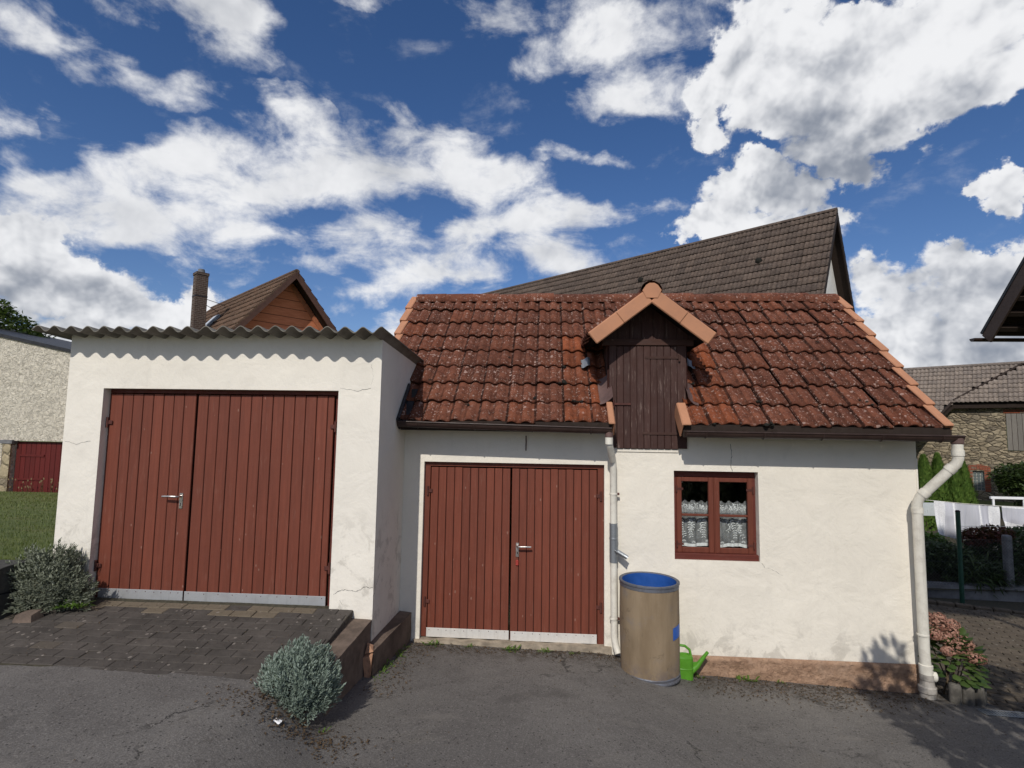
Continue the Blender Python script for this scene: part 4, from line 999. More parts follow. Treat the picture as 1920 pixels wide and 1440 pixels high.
# ------------------------------------------------------------------ brick ramp and small walls
def zramp(x, y): return .580 - .118 * (-.93 - y) + .004 * noise.noise((x * 2, y * 2, 0)) - .012 * sst(-2.6, -4.4, x) * 0
mb = MB(); rn = random.Random(9); bw, bd = .205, .105
def yend(x): return -1.93 - .11 * (x + 4.1)
r = 0; y = YG - .005
mb.grid(lambda u, v: (-4.80 + u * 3.0, YG + .06 - v * 1.45, zramp(-4.80 + u * 3.0, YG + .06 - v * 1.45) - .007), 30, 14, 1)
mb.box(-4.30, -1.97, YG - .02, YG + .16, .40, .568, 2)
while y > -2.5:
    x = -5.35 + (.5 * bw if r % 2 else 0)
    while x < -1.74:
        xc, yc = x + bw / 2, y - bd / 2
        if yc > yend(xc) - .02 and xc > -5.3 and not (xc < -4.45 and yc > -1.25 - .25 * (xc + 4.9)):
            w = min(bw, -1.735 - x) / 2
            if w > .006:
                z = zramp(xc, yc) + rn.uniform(-.0025, .0025)
                pale = 1.0 if (r == 0 and rn.random() < .75) or (r == 1 and rn.random() < .3) else (rn.random() < .03) * .3
                if xc > -2.1: pale *= .2
                mb.obox((x + w, yc, z - .03), Vector((1, 0, rn.uniform(-.02, .02))).normalized(), Vector((0, 1, .118 + rn.uniform(-.012, .012))).normalized(), (0, 0, 1), w - .0018, bd / 2 - .0018, .03, 0, (rn.random(), pale * .7, 0), .0045)
        x += bw
    y -= bd; r += 1
tag(mb.build('brick_ramp', [m_paver, m_joint, m_sill]), kind='structure')

def rough_prism(mb, top, base, amp=.006, mi=0, n=10, cap_mi=None):
    """wall slab between top outline and base outline (lists of 4 points), faces subdivided and roughened"""
    def J(p): p = Vector(p); return p + Vector((noise.noise(p * 7), noise.noise(p * 7 + Vector((9, 0, 0))), noise.noise(p * 7 + Vector((0, 9, 0))))) * amp
    def face(a, b, c, d, m):
        a, b, c, d = map(Vector, (a, b, c, d))
        mb.grid(lambda u, v: J((a * (1 - u) + b * u) * (1 - v) + (d * (1 - u) + c * u) * v), n, n, m)
    for i in range(4): face(base[i], base[(i + 1) % 4], top[(i + 1) % 4], top[i], mi)
    face(top[0], top[1], top[2], top[3], mi if cap_mi is None else cap_mi)

rw = thing('retaining_wall', (-1.66, -1.4, .0), 'low concrete retaining wall along the right edge of the brick ramp, stained brown', 'wall')
mb = MB(); rough_prism(mb, [(-1.76, -1.93, .440), (-1.575, -1.88, .452), (-1.565, YG - .005, .497), (-1.76, YG - .005, .505)], [(-1.77, -1.95, -.1), (-1.57, -1.90, -.1), (-1.57, YG - .005, -.3), (-1.77, YG - .005, -.3)], .006, 0, 16)
mb.build('wall_body', m_conc, rw)
cb = thing('concrete_kerb', (-1.48, -.5, -.03), 'broken sloping concrete kerb slab leaning along the garage side wall', 'kerb')
mb = MB(); rough_prism(mb, [(-1.565, -1.03, .31), (-1.485, -1.08, .285), (-1.425, -.005, .262), (-1.555, -.005, .275)], [(-1.555, -1.03, -.2), (-1.515, -1.07, -.2), (-1.425, -.005, -.2), (-1.555, -.005, -.2)], .005, 0, 14)
mb.build('slab', m_conc, cb)
mb = MB(); rough_prism(mb, [(-1.575, -1.115, .235), (-1.49, -1.11, .262), (-1.495, -1.075, .27), (-1.565, -1.06, .25)], [(-1.545, -1.10, .0), (-1.525, -1.10, .0), (-1.515, -1.07, .0), (-1.545, -1.06, .0)], .006, 0, 8); mb.build('broken_end', m_broken, cb)
shard = tag(MB(), ) if False else None
mb = MB(); mb.add([(-1.562, -1.10, .262), (-1.485, -1.10, .285), (-1.55, -1.06, .345), (-1.51, -1.03, .315)], [(0, 1, 2), (1, 3, 2), (0, 2, 3), (0, 3, 1)])
tag(mb.build('clay_shard', m_broken, loc=(-1.53, -1.08, .28)), 'broken orange clay shard lying on the end of the kerb by the garage', 'shard')
# stone planter blocks at the left edge
for k, (z0, z1, dx) in enumerate(((.50, .725, .0), (.735, .955, .03))):
    mb = MB(); rough_prism(mb, [(-5.35, -1.42, z1), (-4.70 - dx, -1.40, z1), (-4.72 - dx, -1.08, z1), (-5.35, -1.05, z1)], [(-5.35, -1.44, z0), (-4.69 - dx, -1.42, z0), (-4.72 - dx, -1.06, z0), (-5.35, -1.05, z0)], .014, 0, 14)
    tag(mb.build('stone_block', m_block, loc=(-5.0, -1.25, z0)), ('dark rough stone block at the left edge, lower of the stack beside the bush' if k == 0 else 'dark rough stone block at the left edge, upper of the stack beside the bush'), 'block', 'stacked stone blocks')
mb = MB(); rough_prism(mb, [(-4.52, -1.40, .575), (-4.39, -1.39, .582), (-4.39, -1.30, .60), (-4.50, -1.30, .595)], [(-4.57, -1.43, .45), (-4.36, -1.41, .45), (-4.36, -1.28, .45), (-4.56, -1.28, .45)], .012, 0, 8)
tag(mb.build('brick_fragment', m_conc, loc=(-4.45, -1.36, .5)), 'brown brick fragment under the left bush on the ramp', 'brick')
# soil bank under the left bush
mb = MB(); mb.grid(lambda u, v: (-5.6 + 1.25 * u, -1.32 + .5 * v - .02 * noise.noise((u * 5, 0, 2)), .46 + .42 * sst(0, .8, v) * (1 - .5 * sst(.7, 1, u)) + .02 * noise.noise((u * 8, v * 8, 0))), 24, 14)
tag(mb.build('soil_bank', m_joint), kind='structure')

# ------------------------------------------------------------------ drum and watering can
def mk_drum():
    g = G('fibre_drum'); n = g.noise(2.2, 6, .65, co=g.mapping((3, 3, .6)))
    col = g.mix(g.ramp(n, .3, .7), (.195, .142, .088), (.265, .200, .130))
    col = g.mix(g.math('MULTIPLY', g.ramp(g.noise(3.5, 5, .7), .52, .72), .6), col, (.20, .17, .15))
    sc_ = g.noise(1.0, 5, .7, co=g.mapping((22, 22, 7), rot=(.3, .2, 0)))
    col = g.mix(g.math('MULTIPLY', g.ramp(sc_, .66, .72), .7), col, (.08, .062, .05))
    lo = g.math('MULTIPLY', g.ramp(g.xyz()[2], .22, .02), g.ramp(g.noise(9, 5, .7), .42, .62))
    col = g.mix(g.math('MULTIPLY', lo, .75), col, (.13, .105, .10))
    sp2 = g.noise(6, 6, .75, dist=.5)
    col = g.mix(g.math('MULTIPLY', g.ramp(sp2, .60, .66), .55), col, (.12, .085, .06))
    col = g.mix(g.math('MULTIPLY', g.ramp(g.noise(17, 4, .7), .66, .72), .5), col, (.34, .29, .23))
    return g.done(col, .8, g.bump(g.noise(9, 5), .25, .006), spec=.25)
m_drum = mk_drum()
m_blue = M_plain('blue_liner', (.020, .085, .32), .45, var=.1, bump=.05)
m_bsteel = M_metal('drum_hoop', (.16, .17, .20), .5, (.10, .08, .07), .5, .5)
bx, by, bz = 1.030, -.335, -.118; RB = .283; HB = .895
dr = thing('fibre_drum', (bx, by, bz), 'tall brown fibre drum with a blue inside standing open beside the white downpipe', 'drum')
mb = MB(); pr = [(RB - .006, .05), (RB, .07), (RB + .004, .25), (RB + .003, .55), (RB - .002, HB - .07), (RB - .004, HB - .04)]

def shell(u, v):
    a = 2 * math.pi * u; z = .05 + (HB - .09) * v; r = RB + .003 * math.sin(v * 3.1)
    r += -.005 * max(0, noise.noise((math.cos(a) * 1.6, math.sin(a) * 1.6, z * 2.2)) - .15) * 4 + .0012 * noise.noise((math.cos(a) * 9, math.sin(a) * 9, z * 7))
    return (bx + math.cos(a) * r, by + math.sin(a) * r, bz + z)
mb.grid(shell, 96, 40); mb.build('shell', m_drum, dr)
mb = MB(); mb.lathe((bx, by, bz), [(RB - .02, HB - .005), (RB - .022, HB - .06), (RB - .018, .05), (0, .045)], 64); mb.build('liner', m_blue, dr)
mb = MB(); mb.lathe((bx, by, bz), [(RB - .002, HB - .055), (RB + .004, HB - .05), (RB + .003, HB - .022), (RB + .010, HB - .016), (RB + .010, HB - .003), (RB + .002, HB + .003), (RB - .010, HB + .003), (RB - .021, HB - .006)], 72)
mb.build('top_hoop', m_bsteel, dr)
mb = MB(); mb.lathe((bx, by, bz), [(RB - .02, -.004), (RB + .006, .0), (RB + .010, .012), (RB + .006, .024), (RB + .003, .03), (RB + .005, .05), (RB - .002, .058)], 72); mb.lathe((bx, by, bz), [(0, .0), (RB - .02, -.004)], 48)
mb.build('bottom_hoop', m_bsteel, dr)
mb = MB(); a0, a1 = R(-24), R(-52)
def stk(u, v):
    a = a0 + (a1 - a0) * (1 - u); zz = .415 + .095 * v + (.02 * u if v > .5 else -.018 * (1 - u))
    return (bx + math.cos(a) * (RB + .0065), by + math.sin(a) * (RB + .0065), bz + zz)
mb.grid(stk, 8, 3); mb.build('sticker', M_plain('blue_sticker', (.025, .11, .44), .5, var=.1), dr)

m_green = M_plain('green_plastic', (.085, .26, .022), .38, var=.08, bump=.04)
wx, wy, wz = 1.395, -.20, -.215
wc = thing('watering_can', (wx, wy, wz), 'bright green plastic watering can on the ground behind the drum', 'watering can')
mb = MB()
def body(r0, z0, r1, z1):
    n = 32; vs = []
    for k in range(n):
        a = 2 * math.pi * k / n; c, s = math.cos(a), math.sin(a)
        ex = lambda q: math.copysign(abs(q) ** .75, q)
        vs += [(wx + ex(c) * r0, wy + ex(s) * r0 * .72, wz + z0), (wx + ex(c) * r1, wy + ex(s) * r1 * .72, wz + z1)]
    mb.add(vs, [(2 * k, 2 * ((k + 1) % n), 2 * ((k + 1) % n) + 1, 2 * k + 1) for k in range(n)], 0, True)
seq = [(.0, .004), (.082, .0), (.086, .01), (.086, .105), (.089, .108), (.089, .118), (.086, .122), (.086, .215), (.078, .235), (.045, .245), (.042, .238), (.0, .21)]
for (r0, z0), (r1, z1) in zip(seq, seq[1:]): body(r0, z0, r1, z1)
mb.build('can_body', m_green, wc)
mb = MB(); mb.tube([(wx + .06, wy, wz + .075), (wx + .13, wy - .005, wz + .135), (wx + .20, wy - .01, wz + .235), (wx + .232, wy - .012, wz + .275)], [.036, .026, .017, .015], 16)
mb.prism([(wx + .07, wy - .006, wz + .05), (wx + .14, wy - .009, wz + .14), (wx + .175, wy - .010, wz + .175), (wx + .07, wy - .006, wz + .165)], (0, .012, 0)); mb.build('spout', m_green, wc)
mb = MB(); mb.tube([(wx - .075, wy, wz + .20), (wx - .09, wy, wz + .28), (wx - .05, wy, wz + .325), (wx + .01, wy, wz + .32), (wx + .055, wy, wz + .285), (wx + .068, wy, wz + .225)], .013, 12); mb.build('can_handle', m_green, wc)
for k, (x, y, w) in enumerate(((-1.69, -2.40, .04),)):
    z = z_court(x, y); mb = MB()
    mb.grid(lambda u, v: (x - w + 2 * w * u, y - .02 + .04 * v + .01 * math.sin(u * 5), z + .006 + .012 * noise.noise((u * 3, v * 3, 2)) * 1.2), 8, 5)
    tag(mb.build('paper_scrap', m_thread, loc=(x, y, z)), 'crumpled white paper scrap on the asphalt in front of the lavender', 'litter')

# ------------------------------------------------------------------ plants near the yard
def mound(name, c, rx, ry, rz, n, mat, label, seed, sprig=.13, up=.55, wild=1.0):
    rn = random.Random(seed); t = thing(name, c, label, 'bush'); c = Vector(c)
    mb = MB(); st = MB()
    for i in range(n):
        th = rn.uniform(0, 2 * math.pi); cz = rn.uniform(-.12, 1) ** 1.0; s = math.sqrt(max(0, 1 - cz * cz))
        d = Vector((math.cos(th) * s, math.sin(th) * s, cz))
        lump = 1 + wild * .30 * noise.noise(d * 2.1 + Vector((seed, 0, 0))) + .16 * noise.noise(d * 5.5 + Vector((0, seed, 0)))
        depth = rn.choice([1, 1, 1, .86, .7])
        tip = c + Vector((d.x * rx, d.y * ry, d.z * rz + .08 * rz)) * lump * depth
        dr_ = (d + Vector((rn.uniform(-.5, .5), rn.uniform(-.5, .5), up + rn.uniform(-.3, .3)))).normalized()
        L = sprig * rn.uniform(.6, 1.25) * (1.5 if rn.random() < .05 else 1)
        base = tip - dr_ * L; sd = dr_.orthogonal().normalized(); k = 9
        for q in range(k):
            f = (q + .5) / k; p = base + dr_ * L * f
            a = q * 2.4 + rn.uniform(0, 1); b = Matrix.Rotation(a, 3, dr_) @ sd
            dl = (dr_ * .9 + b * (1.0 - .5 * f)).normalized()
            mb.leaf(p, dl, dr_, L * .36 * (1.1 - .45 * f), L * .042)
        mb.leaf(tip - dr_ * L * .25, dr_, sd, L * .4, L * .05)
    for i in range(26):
        th = rn.uniform(0, 2 * math.pi); d = Vector((math.cos(th) * rn.uniform(.2, .8), math.sin(th) * rn.uniform(.2, .8), .6))
        st.tube([c + Vector((d.x * .06, d.y * .06, -.05)), c + Vector((d.x * rx * .4, d.y * ry * .4, rz * .25)), c + Vector((d.x * rx * .8, d.y * ry * .8, rz * .6))], [.008, .006, .003], 5)
    mb.build('foliage', mat, t); st.build('stems', m_wstem, t)
    return t
mound('lavender_bush', (-1.735, -2.02, .32), .29, .27, .34, 2100, m_lav1, 'round silvery lavender bush at the end of the ramp wall on the asphalt', 3, .10, .6, .55)
mound('lavender_bush', (-4.55, -1.10, .60), .42, .24, .46, 1700, m_lav2, 'grey green lavender bush spilling over beside the garage left pier', 8, .125, .3)
# fern-like weed under the left bush
def weed(c, n, size, label, name='weed', mat=None, group='weeds growing from joints', rise=.5, seed=0, spread=(.9, .3)):
    rn = random.Random(seed); mb = MB(); c = Vector(c)
    for i in range(n):
        a = rn.uniform(0, 6.283); d = Vector((math.cos(a), math.sin(a), rn.uniform(.15, 1.4) * rise)).normalized()
        L = size * rn.uniform(.5, 1.1); b = c + Vector((rn.uniform(-1, 1) * size * spread[0], rn.uniform(-1, 1) * size * spread[1], 0))
        sdv = d.cross(Vector((0, 0, 1))).normalized()
        pts = [b, b + d * L * .5 + Vector((0, 0, L * .12)), b + d * L]
        w = L * .11
        mb.add([pts[0] - sdv * w * .3, pts[0] + sdv * w * .3, pts[1] + sdv * w, pts[1] - sdv * w, pts[2]], [(0, 1, 2, 3), (3, 2, 4)])
    return tag(mb.build(name, mat or m_weed, loc=c), label, 'weed', group)
for k, (x, y, n, s, lab) in enumerate((
    (-1.17, -.10, 22, .085, 'green weed tuft at the left end of the shed threshold'),
    (-.80, -.10, 14, .055, 'small weed tuft under the left leaf of the shed door'),
    (-.34, -.115, 30, .085, 'largest weed tuft below the middle of the shed door'),
    (.00, -.11, 18, .070, 'weed tuft below the handle leaf of the shed door'),
    (.30, -.11, 10, .055, 'thin weed by the right end of the shed threshold'),
    (1.57, -.10, 12, .075, 'weed beside the watering can at the plinth'),
    (2.05, -.09, 18, .090, 'bright weed rosette at the middle of the sandstone plinth'),
    (2.38, -.08, 8, .060, 'tiny wisp of a weed under the window at the plinth'),
    (-1.405, -.55, 70, .060, 'long weed strip along the foot of the broken kerb, rear part'),
    (-1.435, -.95, 60, .055, 'weed clump at the front foot of the broken kerb'),
    (-2.75, -2.12, 16, .055, 'yellowish grass tuft on the edge between ramp and asphalt'),
    (-4.20, -1.22, 40, .12, 'leafy green weed under the left lavender bush'),
    (-1.52, -2.12, 12, .05, 'mossy weed in the shade of the round lavender bush'))):
    z = z_court(x, y) if k != 11 else .60
    if k == 10: z = zramp(x, y) - .02
    weed((x, y, z), n, s, lab, seed=k + 1, spread=(.45, 4.5) if k in (8, 9) else (.9, .3))
# leaf litter along the foot of the wall and under the bush
mb = MB(); rn = random.Random(77)
def lit(x, y, s, z=None):
    z = z_court(x, y) if z is None else z
    d = Vector((rn.uniform(-1, 1), rn.uniform(-1, 1), rn.uniform(-.1, .35))); mb.leaf(Vector((x, y, z + rn.uniform(.002, .010))), d, Vector((0, 0, 1)), s * rn.uniform(.5, 1.4), s * rn.uniform(.15, .4), bend=rn.uniform(-.1, .2))
for i in range(1500):
    x = rn.uniform(-1.4, 3.7); lit(x, -.06 - abs(rn.gauss(0, .13)) * (1.8 if x > 1.6 else 1), .022)
for i in range(700): lit(rn.gauss(-1.62, .22), rn.gauss(-2.30, .10), .022)
for i in range(260): lit(rn.gauss(-1.30, .10), rn.uniform(-1.5, -.2), .022)
for i in range(260): lit(rn.gauss(2.6, .55), rn.gauss(-.42, .14), .026)
for i in range(220): lit(rn.uniform(-5, 4), rn.uniform(-3.5, -.3) if False else -.3 - 3 * rn.random() ** 1.5, .016)
for i in range(300):
    x, y = rn.uniform(-4.9, -1.8), rn.uniform(-2.0, -1.0); 
    if y > yend(x): lit(x, y, .014, zramp(x, y) + .002)
tag(mb.build('leaf_litter', m_litter), 'dry leaf litter and crumbs along wall feet', 'leaf litter', kind='stuff')
# moss cushions and gravel along the wall
mb = MB()
for i in range(190):
    x = rn.uniform(1.7, 3.6) if i % 2 else rn.uniform(-1.4, 3.8); y = -.07 - abs(rn.gauss(0, .12 if i % 2 == 0 else .22)); s = rn.uniform(.003, .009)
    z = z_court(x, y); mb.lathe((x, y, z), [(s, -s), (s * 1.1, .1 * s), (s * .6, s * .7), (0, s * .8)], 6, rn.choice([0, 0, 1]), smooth=rn.random() < .5)
tag(mb.build('gravel', [m_conc, m_moss]), 'small stones and moss crumbs along the shed wall', 'gravel', kind='stuff')

m_pal = M_plain('mossy_concrete', (.115, .105, .09), .95, var=.45, scale=9, bump=.8, bscale=40)
# hydrangea in its ring of concrete palisades
for k, (x, y) in enumerate(((3.965, -.19), (4.075, -.20), (4.18, -.18), (4.26, -.10))):
    mb = MB(); z = -.37; h = .225 - .01 * (k % 2)
    mb.lathe((x, y, z), [(.052, -.2), (.052, h - .03), (.046, h - .008), (.03, h), (0, h + .002)], 18)
    tag(mb.build('palisade', m_pal, loc=(x, y, z)), ('short round concrete palisade under the hydrangea, nearest to the downpipe', 'short round concrete palisade under the hydrangea, second from the downpipe', 'short round concrete palisade under the hydrangea, third from the downpipe', 'short round concrete palisade under the hydrangea, farthest from the downpipe')[k], 'palisade', 'concrete palisades around the hydrangea bed')
hy = thing('hydrangea', (4.08, .08, -.25), 'hydrangea with faded pink flower heads at the right corner of the shed', 'hydrangea')
rn = random.Random(31); lv = MB(); fl = []; c = Vector((4.08, .10, -.12))
for i in range(300):
    th = rn.uniform(0, 6.283); cz = rn.uniform(-.1, .85); s = math.sqrt(1 - cz * cz); d = Vector((math.cos(th) * s, math.sin(th) * s, cz))
    p = c + Vector((d.x * .31, d.y * .30, d.z * .42)) * rn.uniform(.65, 1.0)
    dl = (d + Vector((rn.uniform(-.4, .4), rn.uniform(-.4, .4), rn.uniform(-.7, .0)))).normalized(); L = rn.uniform(.08, .13)
    sdv = dl.cross(Vector((0, 0, 1))).normalized(); n_ = sdv.cross(dl); w = L * .36
    ring = [p, p + dl * L * .25 + sdv * w * .8 - n_ * .004, p + dl * L * .6 + sdv * w - n_ * .008, p + dl * L, p + dl * L * .6 - sdv * w - n_ * .008, p + dl * L * .25 - sdv * w * .8 - n_ * .004]
    mid = p + dl * L * .5 + n_ * .006
    lv.add(ring + [mid], [(i_, (i_ + 1) % 6, 6) for i_ in range(6)], 0, True)
lv.build('foliage', m_hyl, hy)
for i, (dx, dy, dz, r) in enumerate(((-.20, -.02, .52, .075), (-.13, .03, .46, .085), (-.04, -.02, .44, .08), (-.19, -.14, .38, .075), (-.08, -.12, .34, .08), (.04, -.02, .38, .08), (.12, .06, .42, .07), (.02, -.16, .27, .085), (.12, -.08, .29, .085), (.19, -.02, .24, .08), (.24, -.10, .15, .075), (-.14, -.24, .26, .06), (.14, -.18, .18, .075), (.20, .12, .34, .07), (.27, .02, .13, .06), (.06, .16, .45, .07))):
    mb = MB(); o = Vector((4.08 + dx, .08 + dy, -.12 + dz))
    for q in range(130):
        v = Vector((rn.gauss(0, 1), rn.gauss(0, 1), rn.gauss(.25, 1))).normalized(); p = o + Vector((v.x, v.y, v.z * .75)) * r * rn.uniform(.85, 1.05)
        a = v.orthogonal().normalized(); b = v.cross(a); s = rn.uniform(.010, .016); rot = rn.uniform(0, 1.5)
        a, b = a * math.cos(rot) + b * math.sin(rot), b * math.cos(rot) - a * math.sin(rot)
        mb.add([p + a * s, p + b * s, p - a * s, p - b * s, p + v * .004], [(0, 1, 4), (1, 2, 4), (2, 3, 4), (3, 0, 4)])
    mb.build('flower_head', m_hyf, hy)
mb = MB()
for i in range(9): mb.tube([(4.08 + U(-.06, .06), .05 + U(-.06, .06), -.4), (4.08 + U(-.18, .18), .05 + U(-.15, .15), .1)], .006, 5)
mb.build('stems', m_wstem, hy)

# ------------------------------------------------------------------ right side: path, drain, fence, garden
def z_path(x, y): return lerp_tab([(-.6, -.385), (.5, -.37), (4.2, -.50)], y) - .03 * (x - 4) * .6
mb = MB(); rn = random.Random(14); ang = R(-24); ca, sa = math.cos(ang), math.sin(ang)
bw, bd = .21, .105
def pin(x, y): return x > 3.86 and -.34 < y < 3.75 - .35 * (x - 6.2) and x < 9.5 and y < 4.2
for i in range(-40, 60):
    for j in range(-60, 80):
        a = (i + (.5 if j % 2 else 0)) * bw; b = j * bd; x = 4 + a * ca - b * sa; y = 1 + a * sa + b * ca
        if not pin(x, y): continue
        z = z_path(x, y) + rn.uniform(-.004, .004)
        mb.obox((x, y, z - .03), Vector((ca, sa, rn.uniform(-.02, .02))).normalized(), Vector((-sa, ca, rn.uniform(-.02, .02))).normalized(), (0, 0, 1), bw / 2 - .004, bd / 2 - .004, .03, 0, (rn.random(), (rn.random() < .12) * .8, 0), .006)
mb.grid(lambda u, v: (3.84 + u * 6, -.40 + v * 4.6, z_path(3.84 + u * 6, -.40 + v * 4.6) - .014), 20, 20, 1)
tag(mb.build('paved_path', [m_path, m_joint]), kind='structure')
mb = MB(); rn = random.Random(15)
for i in range(16):
    x = 5.9 + i * .23; y = 3.80 - .35 * (x - 6.2)
    if x > 7.2: y = y
    mb.obox((x, y, z_path(x, y) - .01 + rn.uniform(-.006, .01)), Vector((1, -.35, 0)).normalized(), Vector((.35, 1, 0)).normalized(), (0, 0, 1), .112, .05, .055, 0, (rn.random(), 0, 0), .012)
tag(mb.build('kerb_edging', m_path), kind='structure')
dg = thing('drain_channel', (4.9, -.40, -.36), 'narrow galvanised drain grate across the yard below the path', 'drain')
mb = MB()
zc = lambda x: z_court(min(x, 4.3), -.40) - .035 * max(0, x - 4.3) + .004
for i in range(90):
    x = 4.05 + i * .03; mb.box(x, x + .014, -.445, -.345, zc(x) - .02, zc(x) + .006, 0)
mb.quad((4.04, -.45, zc(4.04) + .008), (6.75, -.45, zc(6.75) + .008), (6.75, -.438, zc(6.75) + .008), (4.04, -.438, zc(4.04) + .008)); mb.quad((4.04, -.352, zc(4.04) + .008), (6.75, -.352, zc(6.75) + .008), (6.75, -.34, zc(6.75) + .008), (4.04, -.34, zc(4.04) + .008))
mb.build('grate', m_zinc, dg)
grid_sheet('asphalt_side', 4.2, 8.2, -9.0, -.30, .2, lambda x, y: z_court(x, y) - .006, m_asph)

def wall_fence():
    f = thing('mesh_fence', (7.0, 4.35, -.5), 'grey chain link fence on a low concrete wall in front of the shaded garden', 'fence')
    zt = -.36; x0, x1, y = 5.2, 10.5, 4.34
    mb = MB(); rough_prism(mb, [(x0, y, zt), (x1, y - .15, zt), (x1, y + .05, zt), (x0, y + .2, zt)], [(x0, y, -1), (x1, y - .15, -1), (x1, y + .05, -1), (x0, y + .2, -1)], .006, 0, 20); mb.build('base_wall', m_conc2, f)
    for x in (5.9, 8.15, 10.4):
        mb = MB(); yy = y + .08 - .15 * (x - x0) / 5.3; mb.obox((x, yy, zt + .42), (1, 0, 0), (0, 1, 0), (0, 0, 1), .062, .055, .46, bev=.02); mb.build('concrete_post', m_conc2, f)
    mb = MB(); s = .055; h = .80; y2 = y + .0
    for i in range(-16, 100):
        for sg in (-1, 1):
            xa = x0 + i * s; xb = xa + h; za, zb_ = zt, zt + h
            if sg < 0: za, zb_ = zb_, za
            t0, t1 = 0, 1
            if xa < x0: t0 = (x0 - xa) / h
            if xb > x1: t1 = (x1 - xa) / h
            if t1 <= t0: continue
            P = lambda t: (xa + h * t, y2 - .15 * (xa + h * t - x0) / 5.3, za + (zb_ - za) * t)
            mb.tube([P(t0), P(t1)], .0016, 3, cap=False, smooth=False)
    for z in (zt + .02, zt + .4, zt + .80): mb.tube([(x0, y2 - .003, z), (x1, y2 - .153, z)], .002, 4, cap=False)
    mb.build('chain_link', M_plain('fence_wire', (.06, .07, .065), .6, .3), f)
wall_fence()
gp = thing('fence_post', (7.0, 3.86, -.55), 'dark green metal post standing at the edge of the paved path', 'post')
mb = MB(); mb.tube([(7.0, 3.86, -.60), (7.0, 3.85, .97)], .034, 14); mb.build('post_tube', M_plain('green_paint', (.012, .055, .036), .45), gp)
mb = MB(); mb.lathe((7.0, 3.85, .965), [(.036, 0), (.036, .018), (.02, .03), (0, .032)], 14); mb.build('post_cap', M_plain('black_cap', (.012, .012, .013), .5), gp)
grid_sheet('garden_soil', 5.0, 14, 4.2, 13, .4, lambda x, y: -.42 + .05 * (y - 4.2) + .03 * noise.noise((x, y, 0)), m_joint)

def leafball(mb, c, rx, ry, rz, n, L, rn, lumps=2.0, fill=.6, w=.32, droop=-.2, wires=None):
    c = Vector(c)
    for i in range(n):
        d = Vector((rn.gauss(0, 1), rn.gauss(0, 1), rn.gauss(0, 1))).normalized()
        lump = 1 + .28 * noise.noise(d * lumps + c) + .16 * noise.noise(d * lumps * 2.7 + c)
        rr = lump * (fill + (1 - fill) * rn.random() ** .5)
        p = c + Vector((d.x * rx, d.y * ry, d.z * rz)) * rr
        dl = (d * .7 + Vector((rn.uniform(-1, 1), rn.uniform(-1, 1), rn.uniform(-.8, .6) + droop))).normalized()
        up = Vector((rn.uniform(-.6, .6), rn.uniform(-.6, .6), 1))
        mb.leaf(p, dl, up, L * rn.uniform(.6, 1.3), L * w * rn.uniform(.7, 1.2), bend=rn.uniform(-.1, .15))
def tree(name, base, balls, L, n, mat, label, cat, trunk_r, seed, group=None, w=.32):
    rn = random.Random(seed); t = thing(name, base, label, cat, group); b = Vector(base)
    mb = MB()
    tot = sum(q[3] * q[4] for q in balls)
    for (x, y, z, rx, rz) in balls:
        leafball(mb, (b.x + x, b.y + y, b.z + z), rx, rx, rz, int(n * rx * rz / tot), L, rn, w=w)
    mb.build('crown', mat, t)
    mb = MB(); top = max(q[2] for q in balls)
    mb.tube([b, b + Vector((.03, .02, top * .5)), b + Vector((0, .0, top * .95))], [trunk_r, trunk_r * .7, trunk_r * .25], 10)
    for (x, y, z, rx, rz) in balls:
        mb.tube([b + Vector((0, 0, top * .35)), b + Vector((x * .5, y * .5, top * .35 + (z - top * .35) * .6)), b + Vector((x, y, z))], [trunk_r * .5, trunk_r * .3, trunk_r * .12], 7)
    mb.build('trunk', m_trunk, t)
    return t
# thuja row
for k, (x, y, zt, r, lab) in enumerate(((10.03, 9.15, 1.66, .30, 'columnar green thuja nearest to the shed, left of the sloping downpipe'), (10.42, 9.2, 1.70, .29, 'columnar green thuja second from the shed, crossed by the sloping downpipe'), (10.76, 9.1, 1.42, .27, 'columnar green thuja third from the shed, lower than its neighbours'), (11.05, 9.2, 1.50, .27, 'columnar green thuja farthest from the shed, below the glass block window'))):
    rn = random.Random(50 + k); t = thing('thuja', (x, y, -.35), lab, 'thuja', 'row of thujas in front of the stone barn'); mb = MB()
    H = zt + .35
    for i in range(4800):
        f = rn.random() ** .8; th = rn.uniform(0, 6.283); rad = r * (1 - f ** 2.2) ** .8 * (.78 + .22 * rn.random()) * (1 + .45 * noise.noise((math.cos(th) * 2.2 + k, math.sin(th) * 2.2, f * 8)))
        p = Vector((x + math.cos(th) * rad, y + math.sin(th) * rad, -.35 + .04 + f * H)); d = Vector((math.cos(th) * .5 + rn.uniform(-.3, .3), math.sin(th) * .5 + rn.uniform(-.3, .3), 1)).normalized()
        mb.leaf(p, d, Vector((math.cos(th), math.sin(th), .2)), rn.uniform(.07, .12), .019)
    mb.build('foliage', m_thuja, t); mb = MB(); mb.tube([(x, y, -.4), (x, y, zt - .3)], [.04, .01], 8); mb.build('trunk', m_trunk, t)
# round clipped tree at the far right
tree('clipped_tree', (13.3, 10.15, -.4), [(0, 0, 1.55, .62, .36), (.5, -.1, 1.40, .6, .40), (-.2, -.1, 1.35, .42, .30), (.3, -.1, 1.05, .45, .35)], .11, 6500, m_bush, 'dark round clipped tree in front of the stone barn at the right edge', 'tree', .07, 61)
